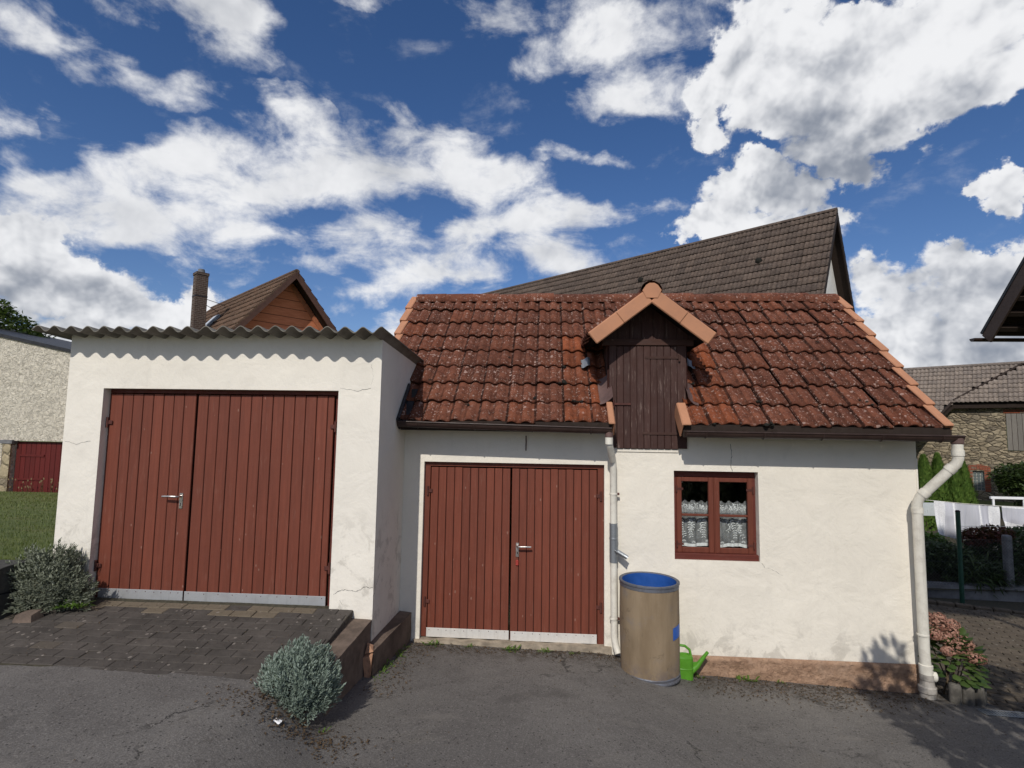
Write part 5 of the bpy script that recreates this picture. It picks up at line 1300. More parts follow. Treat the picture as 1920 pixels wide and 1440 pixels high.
# dark shrubs behind the fence
tree('garden_shrub', (7.45, 4.95, -.45), [(0, 0, .42, .42, .26), (.4, .1, .30, .40, .26), (-.4, 0, .44, .35, .26)], .085, 5200, m_bush, 'low dark shrub behind the fence left of the concrete post', 'shrub', .03, 62)
tree('garden_shrub', (8.95, 5.15, -.45), [(0, 0, .56, .60, .38), (.7, .1, .60, .6, .42), (-.45, .0, .45, .40, .34), (1.4, .1, .55, .6, .4)], .085, 9000, m_bush, 'broad dark shrub behind the fence right of the red maple', 'shrub', .03, 63)
tree('garden_shrub', (7.25, 5.6, -.45), [(0, 0, .60, .38, .20), (.45, .1, .55, .36, .18)], .08, 3200, m_weed, 'lighter green shrub behind the fence next to the downpipe', 'shrub', .03, 64)
tree('ornamental_grass', (7.75, 4.62, -.45), [(0, 0, .20, .40, .22), (.35, 0, .15, .30, .18)], .22, 1300, m_bush, 'drooping grassy plant just behind the mesh fence', 'plant', .02, 65, w=.06)
tree('maple_shrub', (8.22, 4.95, -.45), [(0, 0, .86, .30, .10), (.22, 0, .92, .26, .09), (-.2, 0, .78, .20, .09)], .07, 1700, m_maple, 'small dark red japanese maple behind the fence', 'shrub', .02, 66)
# washing line
wl = thing('washing_line', (8.8, 6.0, .0), 'washing line with grey posts strung across the garden', 'washing line')
mb = MB(); mb.tube([(7.85, 6.05, .92), (8.7, 6.0, .86), (9.4, 5.98, .83), (11.5, 5.95, .80)], .006, 5); mb.tube([(7.0, 3.86, .72), (9.0, 4.3, .70), (11.5, 4.9, .62)], .004, 5); mb.build('line', m_pipe, wl)
for x, y, h in ((7.86, 6.08, .86), (11.6, 5.95, .9)):
    mb = MB(); mb.obox((x, y, h / 2 - .2), (1, 0, 0), (0, 1, 0), (0, 0, 1), .035, .035, h / 2 + .2, bev=.01); mb.build('line_post', m_conc2, wl)
m_linen = (lambda g: g.done(g.mix(g.ramp(g.noise(40, 3), .4, .6), (.70, .70, .71), (.80, .80, .80)), .9, g.bump(g.noise(8, 3), .2, .02), spec=.1))(G('white_linen'))
g_ = G('sheer_linen'); _d = g_.new('ShaderNodeBsdfDiffuse'); _d.inputs['Color'].default_value = (.56, .56, .61, 1); _t = g_.new('ShaderNodeBsdfTransparent'); _m = g_.new('ShaderNodeMixShader')
_m.inputs[0].default_value = .86; g_.t.links.new(_t.outputs[0], _m.inputs[1]); g_.t.links.new(_d.outputs[0], _m.inputs[2]); g_.t.links.new(_m.outputs[0], g_.out.inputs['Surface']); m_sheer2 = g_.m
def cloth(label, x0, x1, y, top, bot, panels, amp, seed, vertical=True):
    t = thing('hanging_curtain', ((x0 + x1) / 2, y, (top(0) + bot(0)) / 2), label, 'laundry', 'white curtains drying on the washing line')
    def P(q, h):
        return (x0 + (x1 - x0) * q + .02 * (1 - h) * math.sin(q * 8 + seed), y + amp * (1 - h) * math.sin(q * 21 + h * 2.2 + 5 * (1 - q)) + .012 * math.sin(q * 67 + 2 * math.sin(q * 9)) * (.4 + .6 * (1 - h)) + .03 * (1 - h) * noise.noise((q * 7, h * 3, seed)), bot(q) + (top(q) - bot(q)) * h)
    for (a, b, m, nm) in panels:
        mb = MB()
        if vertical: mb.grid(lambda u, v: P(a + (b - a) * u, v), max(8, int(160 * (b - a))), 18)
        else: mb.grid(lambda u, v: P(u, a + (b - a) * v), 120, 8)
        mb.build(nm, m, t)
cloth('large white curtain with sheer panels drying behind the green post', 8.09, 9.37, 6.0, lambda q: .91 - .085 * q - .02 * math.sin(q * 3.14), lambda q: .24 + .05 * q - .14 * math.sin(q * 3.14),
      ((0, .17, m_linen, 'hem_band'), (.17, .29, m_sheer2, 'sheer_panel'), (.29, .32, m_linen, 'seam_band'), (.32, .69, m_sheer2, 'sheer_panel'), (.69, .71, m_linen, 'seam_band'), (.71, .84, m_sheer2, 'sheer_panel'), (.84, 1, m_linen, 'hem_band')), .06, 1)
cloth('second white curtain on the line at the right edge of the garden', 9.40, 10.6, 5.97, lambda q: .83 - .04 * q, lambda q: .40 - .16 * math.sin(min(1, q * 1.4) * 1.57), ((.0, .30, m_linen, 'hem_band'), (.30, .93, m_sheer2, 'sheer_panel'), (.93, 1, m_linen, 'hem_band')), .03, 2, False)
bn = thing('garden_rack', (8.2, 6.6, .2), 'pale metal garden rack with a glossy panel behind the washing line', 'rack')
mb = MB()
mb.box(8.18, 8.9, 6.55, 6.56, .52, .80, 0); mb.build('panel', M_metal('pale_sheet', (.62, .66, .66), .3, (.4, .45, .45), .3, .2), bn)
mb = MB(); mb.box(8.18, 8.22, 6.54, 6.58, -.4, .52); mb.box(8.18, 9.3, 6.53, 6.57, .08, .11); mb.build('frame', m_conc2, bn)
rail = thing('garden_rail', (9.9, 6.4, .9), 'white horizontal rail behind the second drying curtain', 'rail')
mb = MB(); mb.box(9.52, 10.25, 6.38, 6.42, .93, .98); mb.box(9.56, 9.60, 6.39, 6.41, -.3, .93, 0); mb.box(10.18, 10.22, 6.39, 6.41, -.3, .93); mb.build('rail_bar', m_thread, rail)


# ------------------------------------------------------------------ stone barn (right, behind), built in its own frame: e along the eave, g into the barn
E0 = Vector((20.647, 22.65, 4.028)); EV = Vector((.766, -.643, 0)); GV = Vector((.643, .766, 0))
def loc2w(mb): mb.v = [tuple(E0 + EV * p[0] + GV * p[1] + Vector((0, 0, p[2]))) for p in mb.v]; return mb
sb = thing('stone_barn', (22.0, 23.5, -1.5), 'old rubble stone barn with a pale grey tiled roof and a plank shutter', 'barn')
m_stone = M_stone_wall('rubble_masonry', (.30, .245, .17), (.40, .335, .235), (.19, .16, .12), (.10, .082, .060))
WG_ = .25
mb = MB(); wall_front(mb, -7, 9.0, -6.5, lambda x: -.20 if x > -.3 else -.55, WG_, [(.58, 1.02, -4.40, -3.42), (1.92, 3.3, -2.38, -.58)], .2)
mb.quad((-7, WG_, -6.5), (-7, 6, -6.5), (-7, 6, .1), (-7, WG_, -.5)); loc2w(mb).build('wall', m_stone, sb)
mb = MB(); m_rbrick = M_brick('red_brick', (.34, .095, .050), (.25, .068, .040), (.22, .17, .13), .24, .085)
mb.box(.36, .58, WG_ - .015, WG_ + .1, -4.35, -3.42); mb.box(1.02, 1.24, WG_ - .015, WG_ + .1, -4.42, -3.42)
for i in range(9):
    t0, t1 = i / 9, (i + 1) / 9; x0, x1 = .34 + .92 * t0, .34 + .92 * t1; h = lambda t: -3.44 + .12 * math.sin(math.pi * t)
    mb.prism([(x0 + .006, WG_ - .02, h(t0) - .03), (x1 - .006, WG_ - .02, h(t1) - .03), (x1 - .006, WG_ - .02, h(t1) + .22), (x0 + .006, WG_ - .02, h(t0) + .22)], (0, .1, 0))
mb.box(1.85, 3.4, WG_ - .015, WG_ + .1, -.575, -.40); loc2w(mb).build('brick_surround', m_rbrick, sb)
mb = MB(); g = G('glass_block'); m_gb = g.done((.16, .19, .19), .15, g.bump(g.noise(30, 3), .4, .01), spec=.5)
for i in range(3):
    for j in range(6): mb.box(.60 + i * .138, .722 + i * .138, WG_ + .09, WG_ + .15, -4.37 + j * .158, -4.23 + j * .158, 0, bev=.012)
mb.box(.58, 1.02, WG_ + .12, WG_ + .18, -4.40, -3.42, 1); loc2w(mb).build('glass_block_window', [m_gb, m_pipe], sb)
mb = MB(); planks(mb, [1.93 + .19 * i for i in range(8)], -2.37, -.60, WG_ - .04, .03, .014); loc2w(mb).build('shutter', [M_wood('grey_planks', (.20, .185, .165), 2, (.36, .34, .31), .6, .85), m_gap], sb)
vv = (GV + Vector((0, 0, 1))).normalized()
def seam(g_): return 1.406 * g_ if g_ > 0 else .66 * g_
def proof(p): d = p - E0; return d.dot(EV), d.dot(GV)
for nm, e0, g0, W, L, rows, ins, sd_ in (('roof', -9.0, -1.6, 13.0, 5.0, 15, lambda e, g_: e < seam(g_), 71), ('front_roof', -.10, -.10, 9.0, 2.97, 9, lambda e, g_: e > seam(g_), 72)):
    o = E0 + EV * e0 + GV * g0 + Vector((0, 0, g0)) + Vector((0, 0, .0 if nm == 'roof' else .04))
    t = Tiles(o, EV, vv, W, L, rows, tw=.36, A=.04, seed=sd_, np_=5); mb = MB(); t.lay(mb, keep=lambda a, b: ins(*proof(t.O + t.u * a + t.v * b)))
    mb.build(nm, [m_stile, m_dark], sb)
mb = MB(); mb.add([(-9, -1.6, -1.66), (seam(-1.6), -1.6, -1.66), (0, 0, -.06), (8.9, 0, -.06), (8.9, 1.95, 1.89), (-9, 1.95, 1.89)], [(0, 1, 2, 5), (2, 3, 4, 5)])
mb.add([(-9, 1.95, 1.93), (8.9, 1.95, 1.93), (8.9, 6, -1), (-9, 6, -1)], [(0, 1, 2, 3)]); loc2w(mb).build('roof_deck', m_dark, sb)
mb = MB(); mb.tube([(-9, 1.95, 1.97), (8.9, 1.95, 2.02)], .10, 8); loc2w(mb).build('ridge_cap', m_stile, sb)
mb = MB(); mb.tube([(0, 0, .08), (2.72, 1.93, 2.01)], .06, 6); mb.tube([(-.01, -.02, .03), (-1.06, -1.6, -1.55)], .075, 6); loc2w(mb).build('hip_line', m_dkbrown, sb)
mb = MB(); mb.box(-.05, 8.9, .0, .25, -.32, -.07); mb.add([(-1.1, -1.55, -1.75), (0, 0, -.32), (0, 0, -.05), (-1.1, -1.55, -1.5)], [(0, 1, 2, 3)]); loc2w(mb).build('eaves_board', m_dkbrown, sb)

# ------------------------------------------------------------------ brown roofed barn behind the shed and timber clad house
def gable_house(name, A, az, length, half, pitch, over, label, cat, tile, wallm, gablem, bargem, rows, tw, seed, wall_base=-1.0, recess=.0, ridge_r=.10):
    A = Vector(A); a = R(az); r = Vector((math.sin(a), math.cos(a), 0)); g_ = Vector((r.y, -r.x, 0)); Z = Vector((0, 0, 1))
    base = Vector((A.x, A.y, wall_base)); h = thing(name, base, label, cat); dz = half * pitch
    for s in (-1, 1):
        dn = (g_ * s - Z * pitch); L = half * math.hypot(1, pitch); dn.normalize(); up = -dn
        mb = MB(); e = A + dn * L
        if s < 0: t = Tiles(e + r * length, -r, up, length, L, rows, tw=tw, A=.026, seed=seed, np_=5)
        else: t = Tiles(e, r, up, length, L, rows, tw=tw, A=.026, seed=seed + 1, np_=5)
        if t.n.z < 0: t.n = -t.n
        t.lay(mb)
        n = t.n; mb.quad(A - n * .05, e - n * .05, e + r * length - n * .05, A + r * length - n * .05, 1)
        mb.build('roof', [tile, m_dkbrown], h)
        mb = MB(); c = (A + e) / 2 - r * .0   # barge board and the overhang's edge
        mb.obox(c - n * .06 + r * .02, dn, r, n, L / 2, .018, .10, 0); mb.build('barge_board', bargem, h)
    mb = MB(); m = int(length / .42)
    for i in range(m):
        a0 = A + r * (i * length / m); a1 = A + r * ((i + 1) * length / m + .03); vs = []
        for q, p in enumerate((a0, a1)):
            for k in range(9):
                an = math.pi * (-.1 + 1.2 * k / 8); vs.append(p + g_ * math.cos(an) * ridge_r * (1 + .06 * q) + Z * (.0 + math.sin(an) * ridge_r * .85))
        mb.add(vs, [(k, k + 1, k + 10, k + 9) for k in range(8)], 0, True, (random.random(), 0, 0)); mb.add(vs[:9], [tuple(range(9))], 0, False)
    mb.build('ridge_tiles', tile, h)
    G0 = A + r * over; hw = half - .12
    def gw(mbx, off, inset, mi=0):
        o = G0 + r * off; k = hw - inset
        mbx.add([Vector((*(o - g_ * k).xy, wall_base)), Vector((*(o + g_ * k).xy, wall_base)), o + g_ * k - Z * (pitch * k + .10 + inset * 0), o - Z * (.10), o - g_ * k - Z * (pitch * k + .10)], [(0, 1, 2, 3, 4)], mi)
    mb = MB(); gw(mb, 0, 0)
    o2 = A + r * (length - over)
    mb.add([Vector((*(o2 - g_ * hw).xy, wall_base)), Vector((*(o2 + g_ * hw).xy, wall_base)), o2 + g_ * hw - Z * (pitch * hw + .1), o2 - Z * .1, o2 - g_ * hw - Z * (pitch * hw + .1)], [(4, 3, 2, 1, 0)])
    for s in (-1, 1):
        p, q = G0 + g_ * hw * s, o2 + g_ * hw * s; zt = A.z - pitch * hw - .1
        mb.add([Vector((*p.xy, wall_base)), Vector((*q.xy, wall_base)), Vector((*q.xy, zt)), Vector((*p.xy, zt))], [(0, 1, 2, 3) if s > 0 else (3, 2, 1, 0)])
    mb.build('wall', wallm, h)
    return h, A, r, g_, Z, G0
m_white = M_stucco('white_gable', (.78, .76, .72))
bh, A, r, g_, Z, G0 = gable_house('tiled_barn', (9.69, 12.15, 9.79), -50, 17.93, 4.4, 1.565, .42, 'large barn behind the shed with a steep grey brown tiled roof', 'barn', m_btile, m_white, m_white, m_dkbrown, 24, .30, 81)
# small window strip in the white gable
mb = MB(); o = G0 - r * .02 - g_ * 1.35 - Z * 3.3
mb.obox(o, g_, r, Z, .12, .02, .62, 0); mb.build('gable_window', M_plain('window_wood', (.25, .12, .06), .7), bh)
for (uu, vv) in ((2.2, 1.9), (6.9, 1.6), (10.6, 1.9), (13.2, 1.9), (9.3, 2.6)):   # roof vents
    dn = (g_ * -1 - Z * 1.565).normalized(); n = (r.cross(dn)); n = n if n.z > 0 else -n
    mb = MB(); o = A + r * uu + dn * vv + n * .075; mb.lathe(o, [(.12, -.02), (.11, .05), (.05, .09), (0, .10)], 10, axis=n + dn * .5); mb.build('roof_vent', m_moss, bh)

m_clad = (lambda g: g.done(g.mix(g.math('LESS_THAN', g.math('FRACT', g.math('MULTIPLY', g.xyz()[2], 3.2)), .07), g.mix(g.ramp(g.noise(3, 5, .6, co=g.mapping((1, 1, 6))), .3, .7), (.50, .165, .078), (.60, .215, .110)), (.11, .034, .02)), .75, g.bump(g.math('FRACT', g.math('MULTIPLY', g.xyz()[2], 3.2)), .5, .02), spec=.25))(G('orange_cladding'))
oh, A, r, g_, Z, G0 = gable_house('clad_house', (-8.89, 12.15, 7.75), -50, 8.9, 3.6, 1.20, .62, 'house with an orange brown clad gable and brown tiled roof behind the garage', 'house', m_htile, m_clad, m_clad, M_plain('barge_brown', (.085, .042, .030), .7), 14, .30, 91)
mb = MB()
for s in (-1, 1):   # trim boards on the cladding under the verge
    dn = (g_ * s - Z * 1.2).normalized(); n = r.cross(dn)
    mb.obox(G0 - r * .015 + dn * 2.2 - Z * .28, dn, r, n, 2.0, .012, .07, 0)
mb.build('gable_trim', M_plain('trim_orange', (.42, .15, .075), .75), oh)
mb = MB()
for k in (-.75, .15, .95): mb.obox(G0 - r * .012 + g_ * k * .9 - Z * 2.52, g_, r, Z, .25, .02, .40, 0)
ow = mb.build('window', m_thread, oh)
mb = MB()
for k in (-.75, .15, .95): mb.obox(G0 - r * .02 + g_ * k * .9 - Z * 2.52, g_, r, Z, .20, .02, .35, 0)
mb.build('pane', M_plain('window_glass_dark', (.10, .13, .17), .1), ow)
# chimney and roof window on the near slope
dn = (g_ * -1 - Z * 1.2).normalized(); n = r.cross(dn); n = n if n.z > 0 else -n
m_cbrick = M_brick('chimney_brick', (.095, .060, .047), (.070, .047, .038), (.15, .125, .105), .21, .07)
o = Vector((-13.02, 13.0, 0))
mb = MB(); mb.obox((o.x, o.y, 5.6), g_, r, Z, .20, .20, 2.3); mb.obox((o.x, o.y, 7.90), g_, r, Z, .22, .22, .05)
ch = mb.build('chimney', m_cbrick, oh)
mb = MB(); mb.lathe((o.x, o.y, 7.94), [(.14, 0), (.12, .10), (.11, .16), (0, .17)], 14); mb.build('chimney_pot', m_conc2, ch)
mb = MB(); mb.obox((o.x, o.y, 7.05), g_, r, Z, .208, .208, .02); mb.build('chimney_strap', m_black, ch)
mb = MB()
for z in (7.05, 6.88): mb.tube([(o.x, o.y, z), tuple(A + r * 5.6 + dn * (.7 if z > 6.9 else 1.1) + n * .1)], .012, 5)
mb.build('stay_wire', m_black, ch)
o2 = A + r * 4.55 + dn * 2.0 + n * .10
mb = MB(); mb.obox(o2, r, dn, n, .28, .42, .05, 0, bev=.01); rw_ = mb.build('roof_window', m_zinc, oh)
mb = MB(); mb.obox(o2 + n * .055, r, dn, n, .20, .34, .006); mb.build('pane', M_metal('sky_glass', (.7, .75, .8), .06, (.6, .65, .7), .1, .8), rw_)
mb = MB(); mb.obox(A + r * 4.75 + dn * 2.75 + n * .09, r, dn, n, .16, .34, .035, 0, bev=.01); mb.build('roof_hatch', m_black, oh)

# ------------------------------------------------------------------ roughcast barn at the left with a red door
lb = thing('roughcast_barn', (-21, 14.15, -.5), 'cream roughcast barn with a dark red plank door across the lawn', 'barn')
mb = MB(); zt = lambda x: 5.76 - .205 * (x + 22.14) - .05
wall_front(mb, -34, -14.0, -1.2, zt, 14.15, [(-21.15, -16.5, -1.2, 1.53)], .22)
mb.quad((-14.0, 14.15, -1.2), (-14.0, 24, -1.2), (-14.0, 24, zt(-14)), (-14.0, 14.15, zt(-14))); mb.build('wall', m_barnwall, lb)
mb = MB(); mb.add([(-34.2, 14.08, zt(-34.2)), (-13.8, 14.08, zt(-13.8)), (-13.8, 24, zt(-13.8)), (-34.2, 24, zt(-34.2)), (-34.2, 14.08, zt(-34.2) + .13), (-13.8, 14.08, zt(-13.8) + .13), (-13.8, 24, zt(-13.8) + .13), (-34.2, 24, zt(-34.2) + .13)], [(0, 1, 5, 4), (4, 5, 6, 7), (3, 2, 1, 0), (1, 2, 6, 5), (0, 4, 7, 3)]); mb.build('roof', m_black, lb)
mb = MB(); planks(mb, [-21.12 + .21 * i for i in range(22)], -.55, 1.50, 14.30, .03, .014)
for z in (.95, .02): mb.box(-20.95, -19.9, 14.27, 14.30, z - .04, z + .04, 0)
mb.build('door', [m_dred, m_gap], lb)
mb = MB(); mb.box(-21.5, -21.15, 14.08, 14.36, -1.0, 1.42, 0); mb.build('stone_jamb', M_stone_wall('jamb_stone', (.34, .28, .18), (.42, .35, .23), (.25, .21, .15), (.15, .12, .09), 3, 2.2), lb)
mb = MB(); mb.box(-21.62, -21.08, 14.05, 14.36, 1.42, 1.56); mb.build('lintel', m_conc2, lb)
tree('walnut_tree', (-29.6, 20.5, -.6), [(0, 0, 7.6, 2.1, 1.4), (1.5, 0, 6.9, 1.4, 1.2), (-1.6, 0, 7.2, 1.8, 1.5), (.4, .5, 6.0, 2.2, 1.3), (-.5, 0, 9.0, 1.1, .6)], .26, 9000, m_tree, 'leafy green tree rising behind the roughcast barn', 'tree', .22, 101)

# lawn blades
mb = MB(); rn = random.Random(55)
for i in range(26000):
    f = rn.random() ** 1.7; y = -.9 + 14.5 * f; x = -4.75 - rn.random() * (3 + 17 * f)
    if x / (y + 5.85) < -1.25: continue
    z = z_lawn(x, y); h = rn.uniform(.02, .045) * (1 + .6 * f); a = rn.uniform(0, 6.28); w = .004 + .010 * f
    lx, ly = math.cos(a) * h * .5, math.sin(a) * h * .5; px, py = -math.sin(a) * w, math.cos(a) * w
    mb.add([(x - px, y - py, z - .01), (x + px, y + py, z - .01), (x + lx, y + ly, z + h)], [(0, 1, 2)])
tag(mb.build('grass_blades', m_blade), 'short sunlit grass blades of the lawn', 'grass', kind='stuff')
# tall seed stalks in front of the barn door
mb = MB()
for i in range(26):
    x = rn.uniform(-21, -18.8); y = 13.9 + rn.uniform(-.1, .1); h = rn.uniform(.15, .55); mb.tube([(x, y, -.48), (x + rn.uniform(-.1, .1), y, -.48 + h)], [.008, .005], 3, cap=False)
    mb.leaf(Vector((x, y, -.48 + h)), Vector((rn.uniform(-.5, .5), 0, 1)), Vector((0, 1, 0)), .1, .03)
tag(mb.build('seed_stalks', M_plain('straw', (.16, .12, .06), .9)), 'dry seed stalks standing in front of the dark red barn door', 'weeds', kind='stuff')

# ------------------------------------------------------------------ neighbour house at the right (only its eaves corner is seen)
nh = thing('timber_house', (18.0, 12.0, -.8), 'house at the right edge of which only the dark timber eaves show', 'house')
T = Vector((15.62, 14.15, 5.92)); pv = Vector((0, -1, 1.12)).normalized(); nn_ = Vector((0, 1.12, 1)).normalized(); Lr = 5.6; S = 1.67
def slab(mb, o, lx, lv, th, mi=0): mb.obox(o + Vector((lx / 2, 0, 0)) + pv * lv / 2, (1, 0, 0), pv, nn_, lx / 2, lv / 2, th, mi)
mb = MB(); slab(mb, T + nn_ * .05 * S, 9, Lr, .03 * S); mb.build('roof', m_black, nh)
mb = MB(); slab(mb, T + Vector((.02, .0, .0)) - nn_ * .12 * S + pv * -.04, .07, Lr, .13 * S); mb.build('barge_board', M_wood('brown_barge', (.075, .050, .040), 1, (.12, .08, .07), .3), nh)
mb = MB(); slab(mb, T + Vector((.16, 0, 0)) - nn_ * .05, 8.8, Lr, .02)
for i in range(8):
    q = T + Vector((.26, 0, 0)) - nn_ * .23 + pv * (.42 + i * .6); mb.obox(q + Vector((.66, 0, 0)), (1, 0, 0), pv, nn_, .8, .08, .10)
mb.build('soffit', m_dkbrown, nh)
mb = MB()
for i in range(7): mb.obox(T + Vector((1.03, 0, 0)) + pv * (.63 + .57 * i) - nn_ * .57 + Vector((0, 0, -.16)), (1, 0, 0), (0, 1, 0), (0, 0, 1), .03, .03, .11 + .11 * min(i, 3))
mb.build('slat', M_plain('pale_slat', (.30, .21, .12), .8), nh)
mb = MB(); m = 10; vs = []
for x in (T.x - .24, T.x + 9):
    for k in range(m + 1):
        a = math.pi * (1 + k / m); vs.append((x, T.y + .16 + math.cos(a) * .12, T.z - .10 + math.sin(a) * .12))
mb.add(vs, [(k, k + 1, m + 2 + k, m + 1 + k) for k in range(m)], 0, True); mb.add(vs[:m + 1], [tuple(range(m + 1))]); mb.build('gutter', m_gutter, nh)
mb = MB(); y1 = T.y - .8; yr = T.y + pv.y * Lr; zr = T.z + pv.z * Lr; xw = 17.3
mb.add([(xw, y1, -.8), (xw, y1, T.z + .5), (xw, yr, zr - .15), (xw, yr - 3, zr - 3.2), (xw, yr - 3, -.8)], [(0, 1, 2, 3, 4)]); mb.add([(xw, y1, -.8), (25, y1, -.8), (25, y1, T.z + .5), (xw, y1, T.z + .5)], [(0, 1, 2, 3)])
mb.build('wall', m_dkbrown, nh)
mb = MB(); mb.quad((T.x, yr, zr + .05), (T.x + 9, yr, zr + .05), (T.x + 9, yr - 3.4, zr - 3.6), (T.x, yr - 3.4, zr - 3.6)); mb.build('rear_roof', m_black, nh)

# shrub beside the viewer shades the yard; unseen tree added to shade the garden
tree('climbing_shrub', (3.6, -4.3, -.1), [(-.98, .1, 3.15, .27, .60), (-.86, .1, 2.6, .34, .7), (-.2, 0, 2.3, .6, .8), (.6, .1, 2.0, .7, .8), (1.3, 0, 1.7, .8, .7), (-.3, .2, 1.2, .7, .6), (.8, 0, 1.0, .9, .7), (1.9, .2, 1.2, .8, .7), (.55, .1, 3.3, .55, .6), (1.5, .1, 3.4, .6, .6), (2.4, .1, 3.2, .6, .7)], .13, 9000, m_tree, 'tall leafy shrub beside the yard to the right of the viewer', 'shrub', .06, 111, w=.36)
tree('unseen_shade_tree', (6.0, -6.5, -.1), [(-1.5, 0, 9.35, 1.1, .95), (-.3, .2, 9.4, 1.2, 1.0), (.9, 0, 9.4, 1.2, 1.0), (2.1, .1, 9.3, 1.2, 1.0), (.3, -.5, 8.9, 1.0, .7)], .30, 12000, m_tree, 'unseen tall tree added to shade the garden behind the fence', 'tree', .2, 112, w=.4)

# far hill with a few trees on its crest
mb = MB(); mb.grid(lambda u, v: (128 + 110 * u, 165 - 20 * u + 60 * v, -2 + 27.0 * math.sin(math.pi * min(1, v * 1.0)) * (1 - .08 * u) * sst(-.02, .03, u)), 40, 12)
tag(mb.build('hill', m_tree), kind='structure')

# ------------------------------------------------------------------ sky, sun, camera
EL, AZ_ = R(40), R(11)
sd = Vector((math.sin(AZ_) * math.cos(EL), math.cos(AZ_) * math.cos(EL), -math.sin(EL)))
sun = bpy.data.lights.new('sun', 'SUN'); sun.energy = SUN_E; sun.angle = R(.53); sun.color = (1.0, .95, .87)
so = bpy.data.objects.new('sun', sun); COL.objects.link(so); so.rotation_euler = sd.to_track_quat('-Z', 'Y').to_euler(); so.location = (-2, -12, 10)

w = bpy.data.worlds.new('World'); sc.world = w; w.use_nodes = True
class WG(G):
    def __init__(s): s.t = w.node_tree; s.n = s.t.nodes; s._co = None
g = WG(); bg = g.n['Background']; bg.inputs['Strength'].default_value = SKY_S
sky = g.new('ShaderNodeTexSky', sky_type='NISHITA'); sky.sun_disc = False; sky.sun_elevation = EL; sky.sun_rotation = R(191); sky.altitude = 150; sky.air_density = 1.0; sky.dust_density = .35; sky.ozone_density = 2.2
dirv = g.new('ShaderNodeTexCoord').outputs['Generated']
g._co = dirv

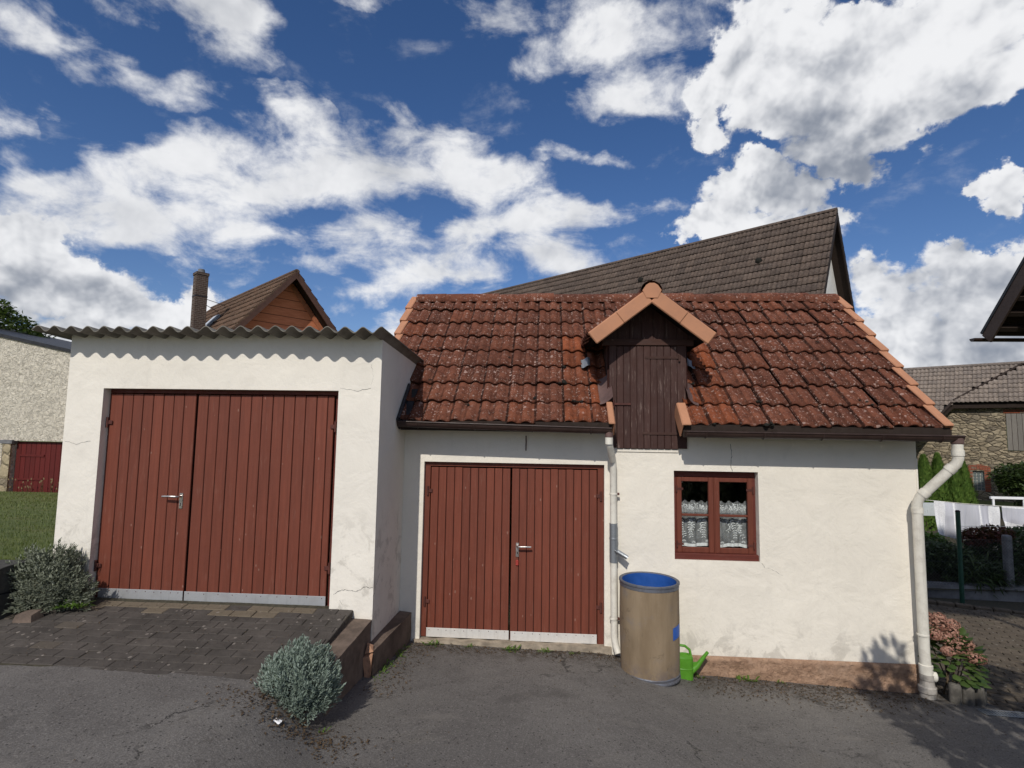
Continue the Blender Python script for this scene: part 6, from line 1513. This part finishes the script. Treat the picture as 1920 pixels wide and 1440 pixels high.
def cloud_group():
    t = bpy.data.node_groups.new('cloud_field', 'ShaderNodeTree')
    t.interface.new_socket('Vector', in_out='INPUT', socket_type='NodeSocketVector')
    for nm in ('Density', 'Soft', 'Grey', 'Thick'): t.interface.new_socket(nm, in_out='OUTPUT', socket_type='NodeSocketFloat')
    q = WG(); q.t = t; q.n = t.nodes
    gi = q.new('NodeGroupInput'); go = q.new('NodeGroupOutput')
    v = gi.outputs[0]; q._co = v; x = q.xyz(v)
    az = q.math('ARCTAN2', x[0], x[1]); el = q.math('ARCSINE', x[2])
    n1 = q.noise(4.0, 6, .6, co=v, out='Color'); n2 = q.noise(14, 5, .62, co=v, out='Color')
    def off(c, k, z=0):
        s = q.new('ShaderNodeVectorMath', operation='MULTIPLY_ADD'); q.put(s.inputs[0], c); s.inputs[1].default_value = (k, k, z); s.inputs[2].default_value = (-k / 2, -k / 2, -z / 2); return s.outputs[0]
    def vadd(a, b):
        s = q.new('ShaderNodeVectorMath', operation='ADD'); q.put(s.inputs[0], a); q.put(s.inputs[1], b); return s.outputs[0]
    cm = q.new('ShaderNodeCombineXYZ'); q.put(cm.inputs[0], az); q.put(cm.inputs[1], el)
    uv = vadd(vadd(cm.outputs[0], off(n1, .075)), off(n2, .035))
    n3 = q.noise(38, 5, .65, co=v, out='Color')
    uvc = vadd(vadd(uv, off(n2, .055)), off(n3, .030))
    def field(blobs, uv=uv, mx=False):
        acc = None
        for (ca, ce, sx, sy, rot, wt) in blobs:
            m = q.new('ShaderNodeMapping', vector_type='TEXTURE'); q.put(m.inputs[0], uv)
            m.inputs['Location'].default_value = (ca, ce, 0); m.inputs['Rotation'].default_value = (0, 0, rot); m.inputs['Scale'].default_value = (sx, sy, 1)
            gr = q.new('ShaderNodeTexGradient', gradient_type='SPHERICAL'); q.put(gr.inputs[0], m.outputs[0])
            if mx: acc = q.math('MULTIPLY', gr.outputs['Fac'], wt * 1.5) if acc is None else q.math('SMOOTH_MAX', acc, q.math('MULTIPLY', gr.outputs['Fac'], wt * 1.5), .10)
            else: acc = q.math('MULTIPLY', gr.outputs['Fac'], wt) if acc is None else q.math('MULTIPLY_ADD', gr.outputs['Fac'], wt, acc)
        return acc
    thin = field(THIN); cum = field(CUMULUS, uvc, True); grey = field(GREYS); base = q.math('ADD', thin, cum)
    outm = q.math('SUBTRACT', 1.0, q.math('MULTIPLY', q.ramp(x[1], .35, .6), q.ramp(el, .95, .75)), clamp=True)
    base = q.math('ADD', base, q.math('MULTIPLY', outm, q.ramp(q.noise(2.2, 5, .55, co=v), .44, .66, 0, 1.0)))
    # cauliflower lobes from fractal cell noise on warped coordinates
    wv = vadd(v, off(q.noise(9, 4, .6, co=v, out='Color'), .05, .05))
    def vf(sc, det):
        nd = q.new('ShaderNodeTexVoronoi', feature='F1'); q.put(nd.inputs['Vector'], wv); nd.inputs['Scale'].default_value = sc
        nd.inputs['Detail'].default_value = det; nd.inputs['Roughness'].default_value = .55; nd.inputs['Lacunarity'].default_value = 2.1; nd.normalize = True
        return nd.outputs['Distance']
    b1 = q.math('SUBTRACT', .40, vf(11.0, 3.0))
    f1 = q.math('SUBTRACT', q.noise(8.5, 9, .60, co=q.mapping((1, 1, 2.0), rot=(0, .25, 0), co=v), dist=.35), .5); f2 = q.math('SUBTRACT', q.noise(34, 7, .65, co=v), .5)
    thick = q.ramp(cum, .12, .5)
    base = q.math('MULTIPLY', q.math('MINIMUM', base, 1.0), .92)
    soft = b1
    lob = q.math('MULTIPLY', b1, q.math('MULTIPLY_ADD', thick, 1.9, .25))
    fr = q.math('MULTIPLY', f1, q.math('MULTIPLY_ADD', thick, -.4, 2.9))
    dens = q.math('ADD', q.math('ADD', base, lob), q.math('ADD', fr, q.math('MULTIPLY', f2, .7)))
    dens = q.math('MULTIPLY', dens, q.ramp(base, .0, .12))
    q.put(go.inputs['Thick'], thick)
    q.put(go.inputs['Density'], dens); q.put(go.inputs['Soft'], soft); q.put(go.inputs['Grey'], grey)
    return t
cg = cloud_group()
def cl(vec):
    n = g.new('ShaderNodeGroup'); n.node_tree = cg; g.put(n.inputs[0], vec); return n.outputs
c0 = cl(dirv)
up = g.new('ShaderNodeVectorMath', operation='ADD'); g.put(up.inputs[0], dirv); up.inputs[1].default_value = (-.010, 0, .022)
un = g.new('ShaderNodeVectorMath', operation='NORMALIZE'); g.put(un.inputs[0], up.outputs[0])
c1 = cl(un.outputs[0])
alpha = g.math('MULTIPLY', g.ramp(c0['Density'], .10, g.math('MULTIPLY_ADD', c0['Thick'], -.50, 1.15)), .97)
# thicker cloud above and towards the sun greys the underside
sh = g.math('MULTIPLY', g.math('SUBTRACT', c1['Soft'], c0['Soft']), g.math('MULTIPLY_ADD', c0['Thick'], 1.7, .8))
sh = g.math('ADD', sh, g.math('MULTIPLY', c0['Grey'], .68))
sh = g.math('ADD', sh, g.math('MULTIPLY', g.ramp(g.noise(4.2, 5, .55, co=dirv), .40, .72), .26))
shade = g.ramp(sh, -.16, .95)
K = 1.0 / SKY_S
ccol = g.mix(shade, (.90 * K, .905 * K, .92 * K), (.25 * K, .28 * K, .34 * K))
skyc = g.new('ShaderNodeHueSaturation'); g.put(skyc.inputs['Color'], sky.outputs[0]); skyc.inputs['Saturation'].default_value = SKY_SAT; skyc.inputs['Value'].default_value = SKY_V
fin = g.mix(alpha, g.mix(1.0, skyc.outputs[0], SKY_TINT, 'MULTIPLY'), ccol)
g.t.links.new(fin, bg.inputs['Color'])
w.cycles.sampling_method = 'MANUAL'; w.cycles.sample_map_resolution = 1024

cam = bpy.data.cameras.new('camera'); cam.sensor_width = 36; cam.lens = 36 * 1000 / 1920; cam.clip_end = 2000; cam.clip_start = .05
co_ = bpy.data.objects.new('camera', cam); COL.objects.link(co_); sc.camera = co_
M = Matrix(CAM_M)
co_.matrix_world = Matrix.Translation((0, -5.85, 2.2209)) @ M.to_4x4()
vs_ = sc.view_settings; sc.display_settings.display_device = 'sRGB'; vs_.view_transform = 'Standard'; vs_.look = 'None'; vs_.exposure = EXPO; vs_.gamma = 1.0; vs_.use_curve_mapping = False
sc.cycles.max_bounces = 8; sc.cycles.transparent_max_bounces = 16; sc.cycles.use_denoising = True
for o in bpy.data.objects:
    if '_w' in o: del o['_w']
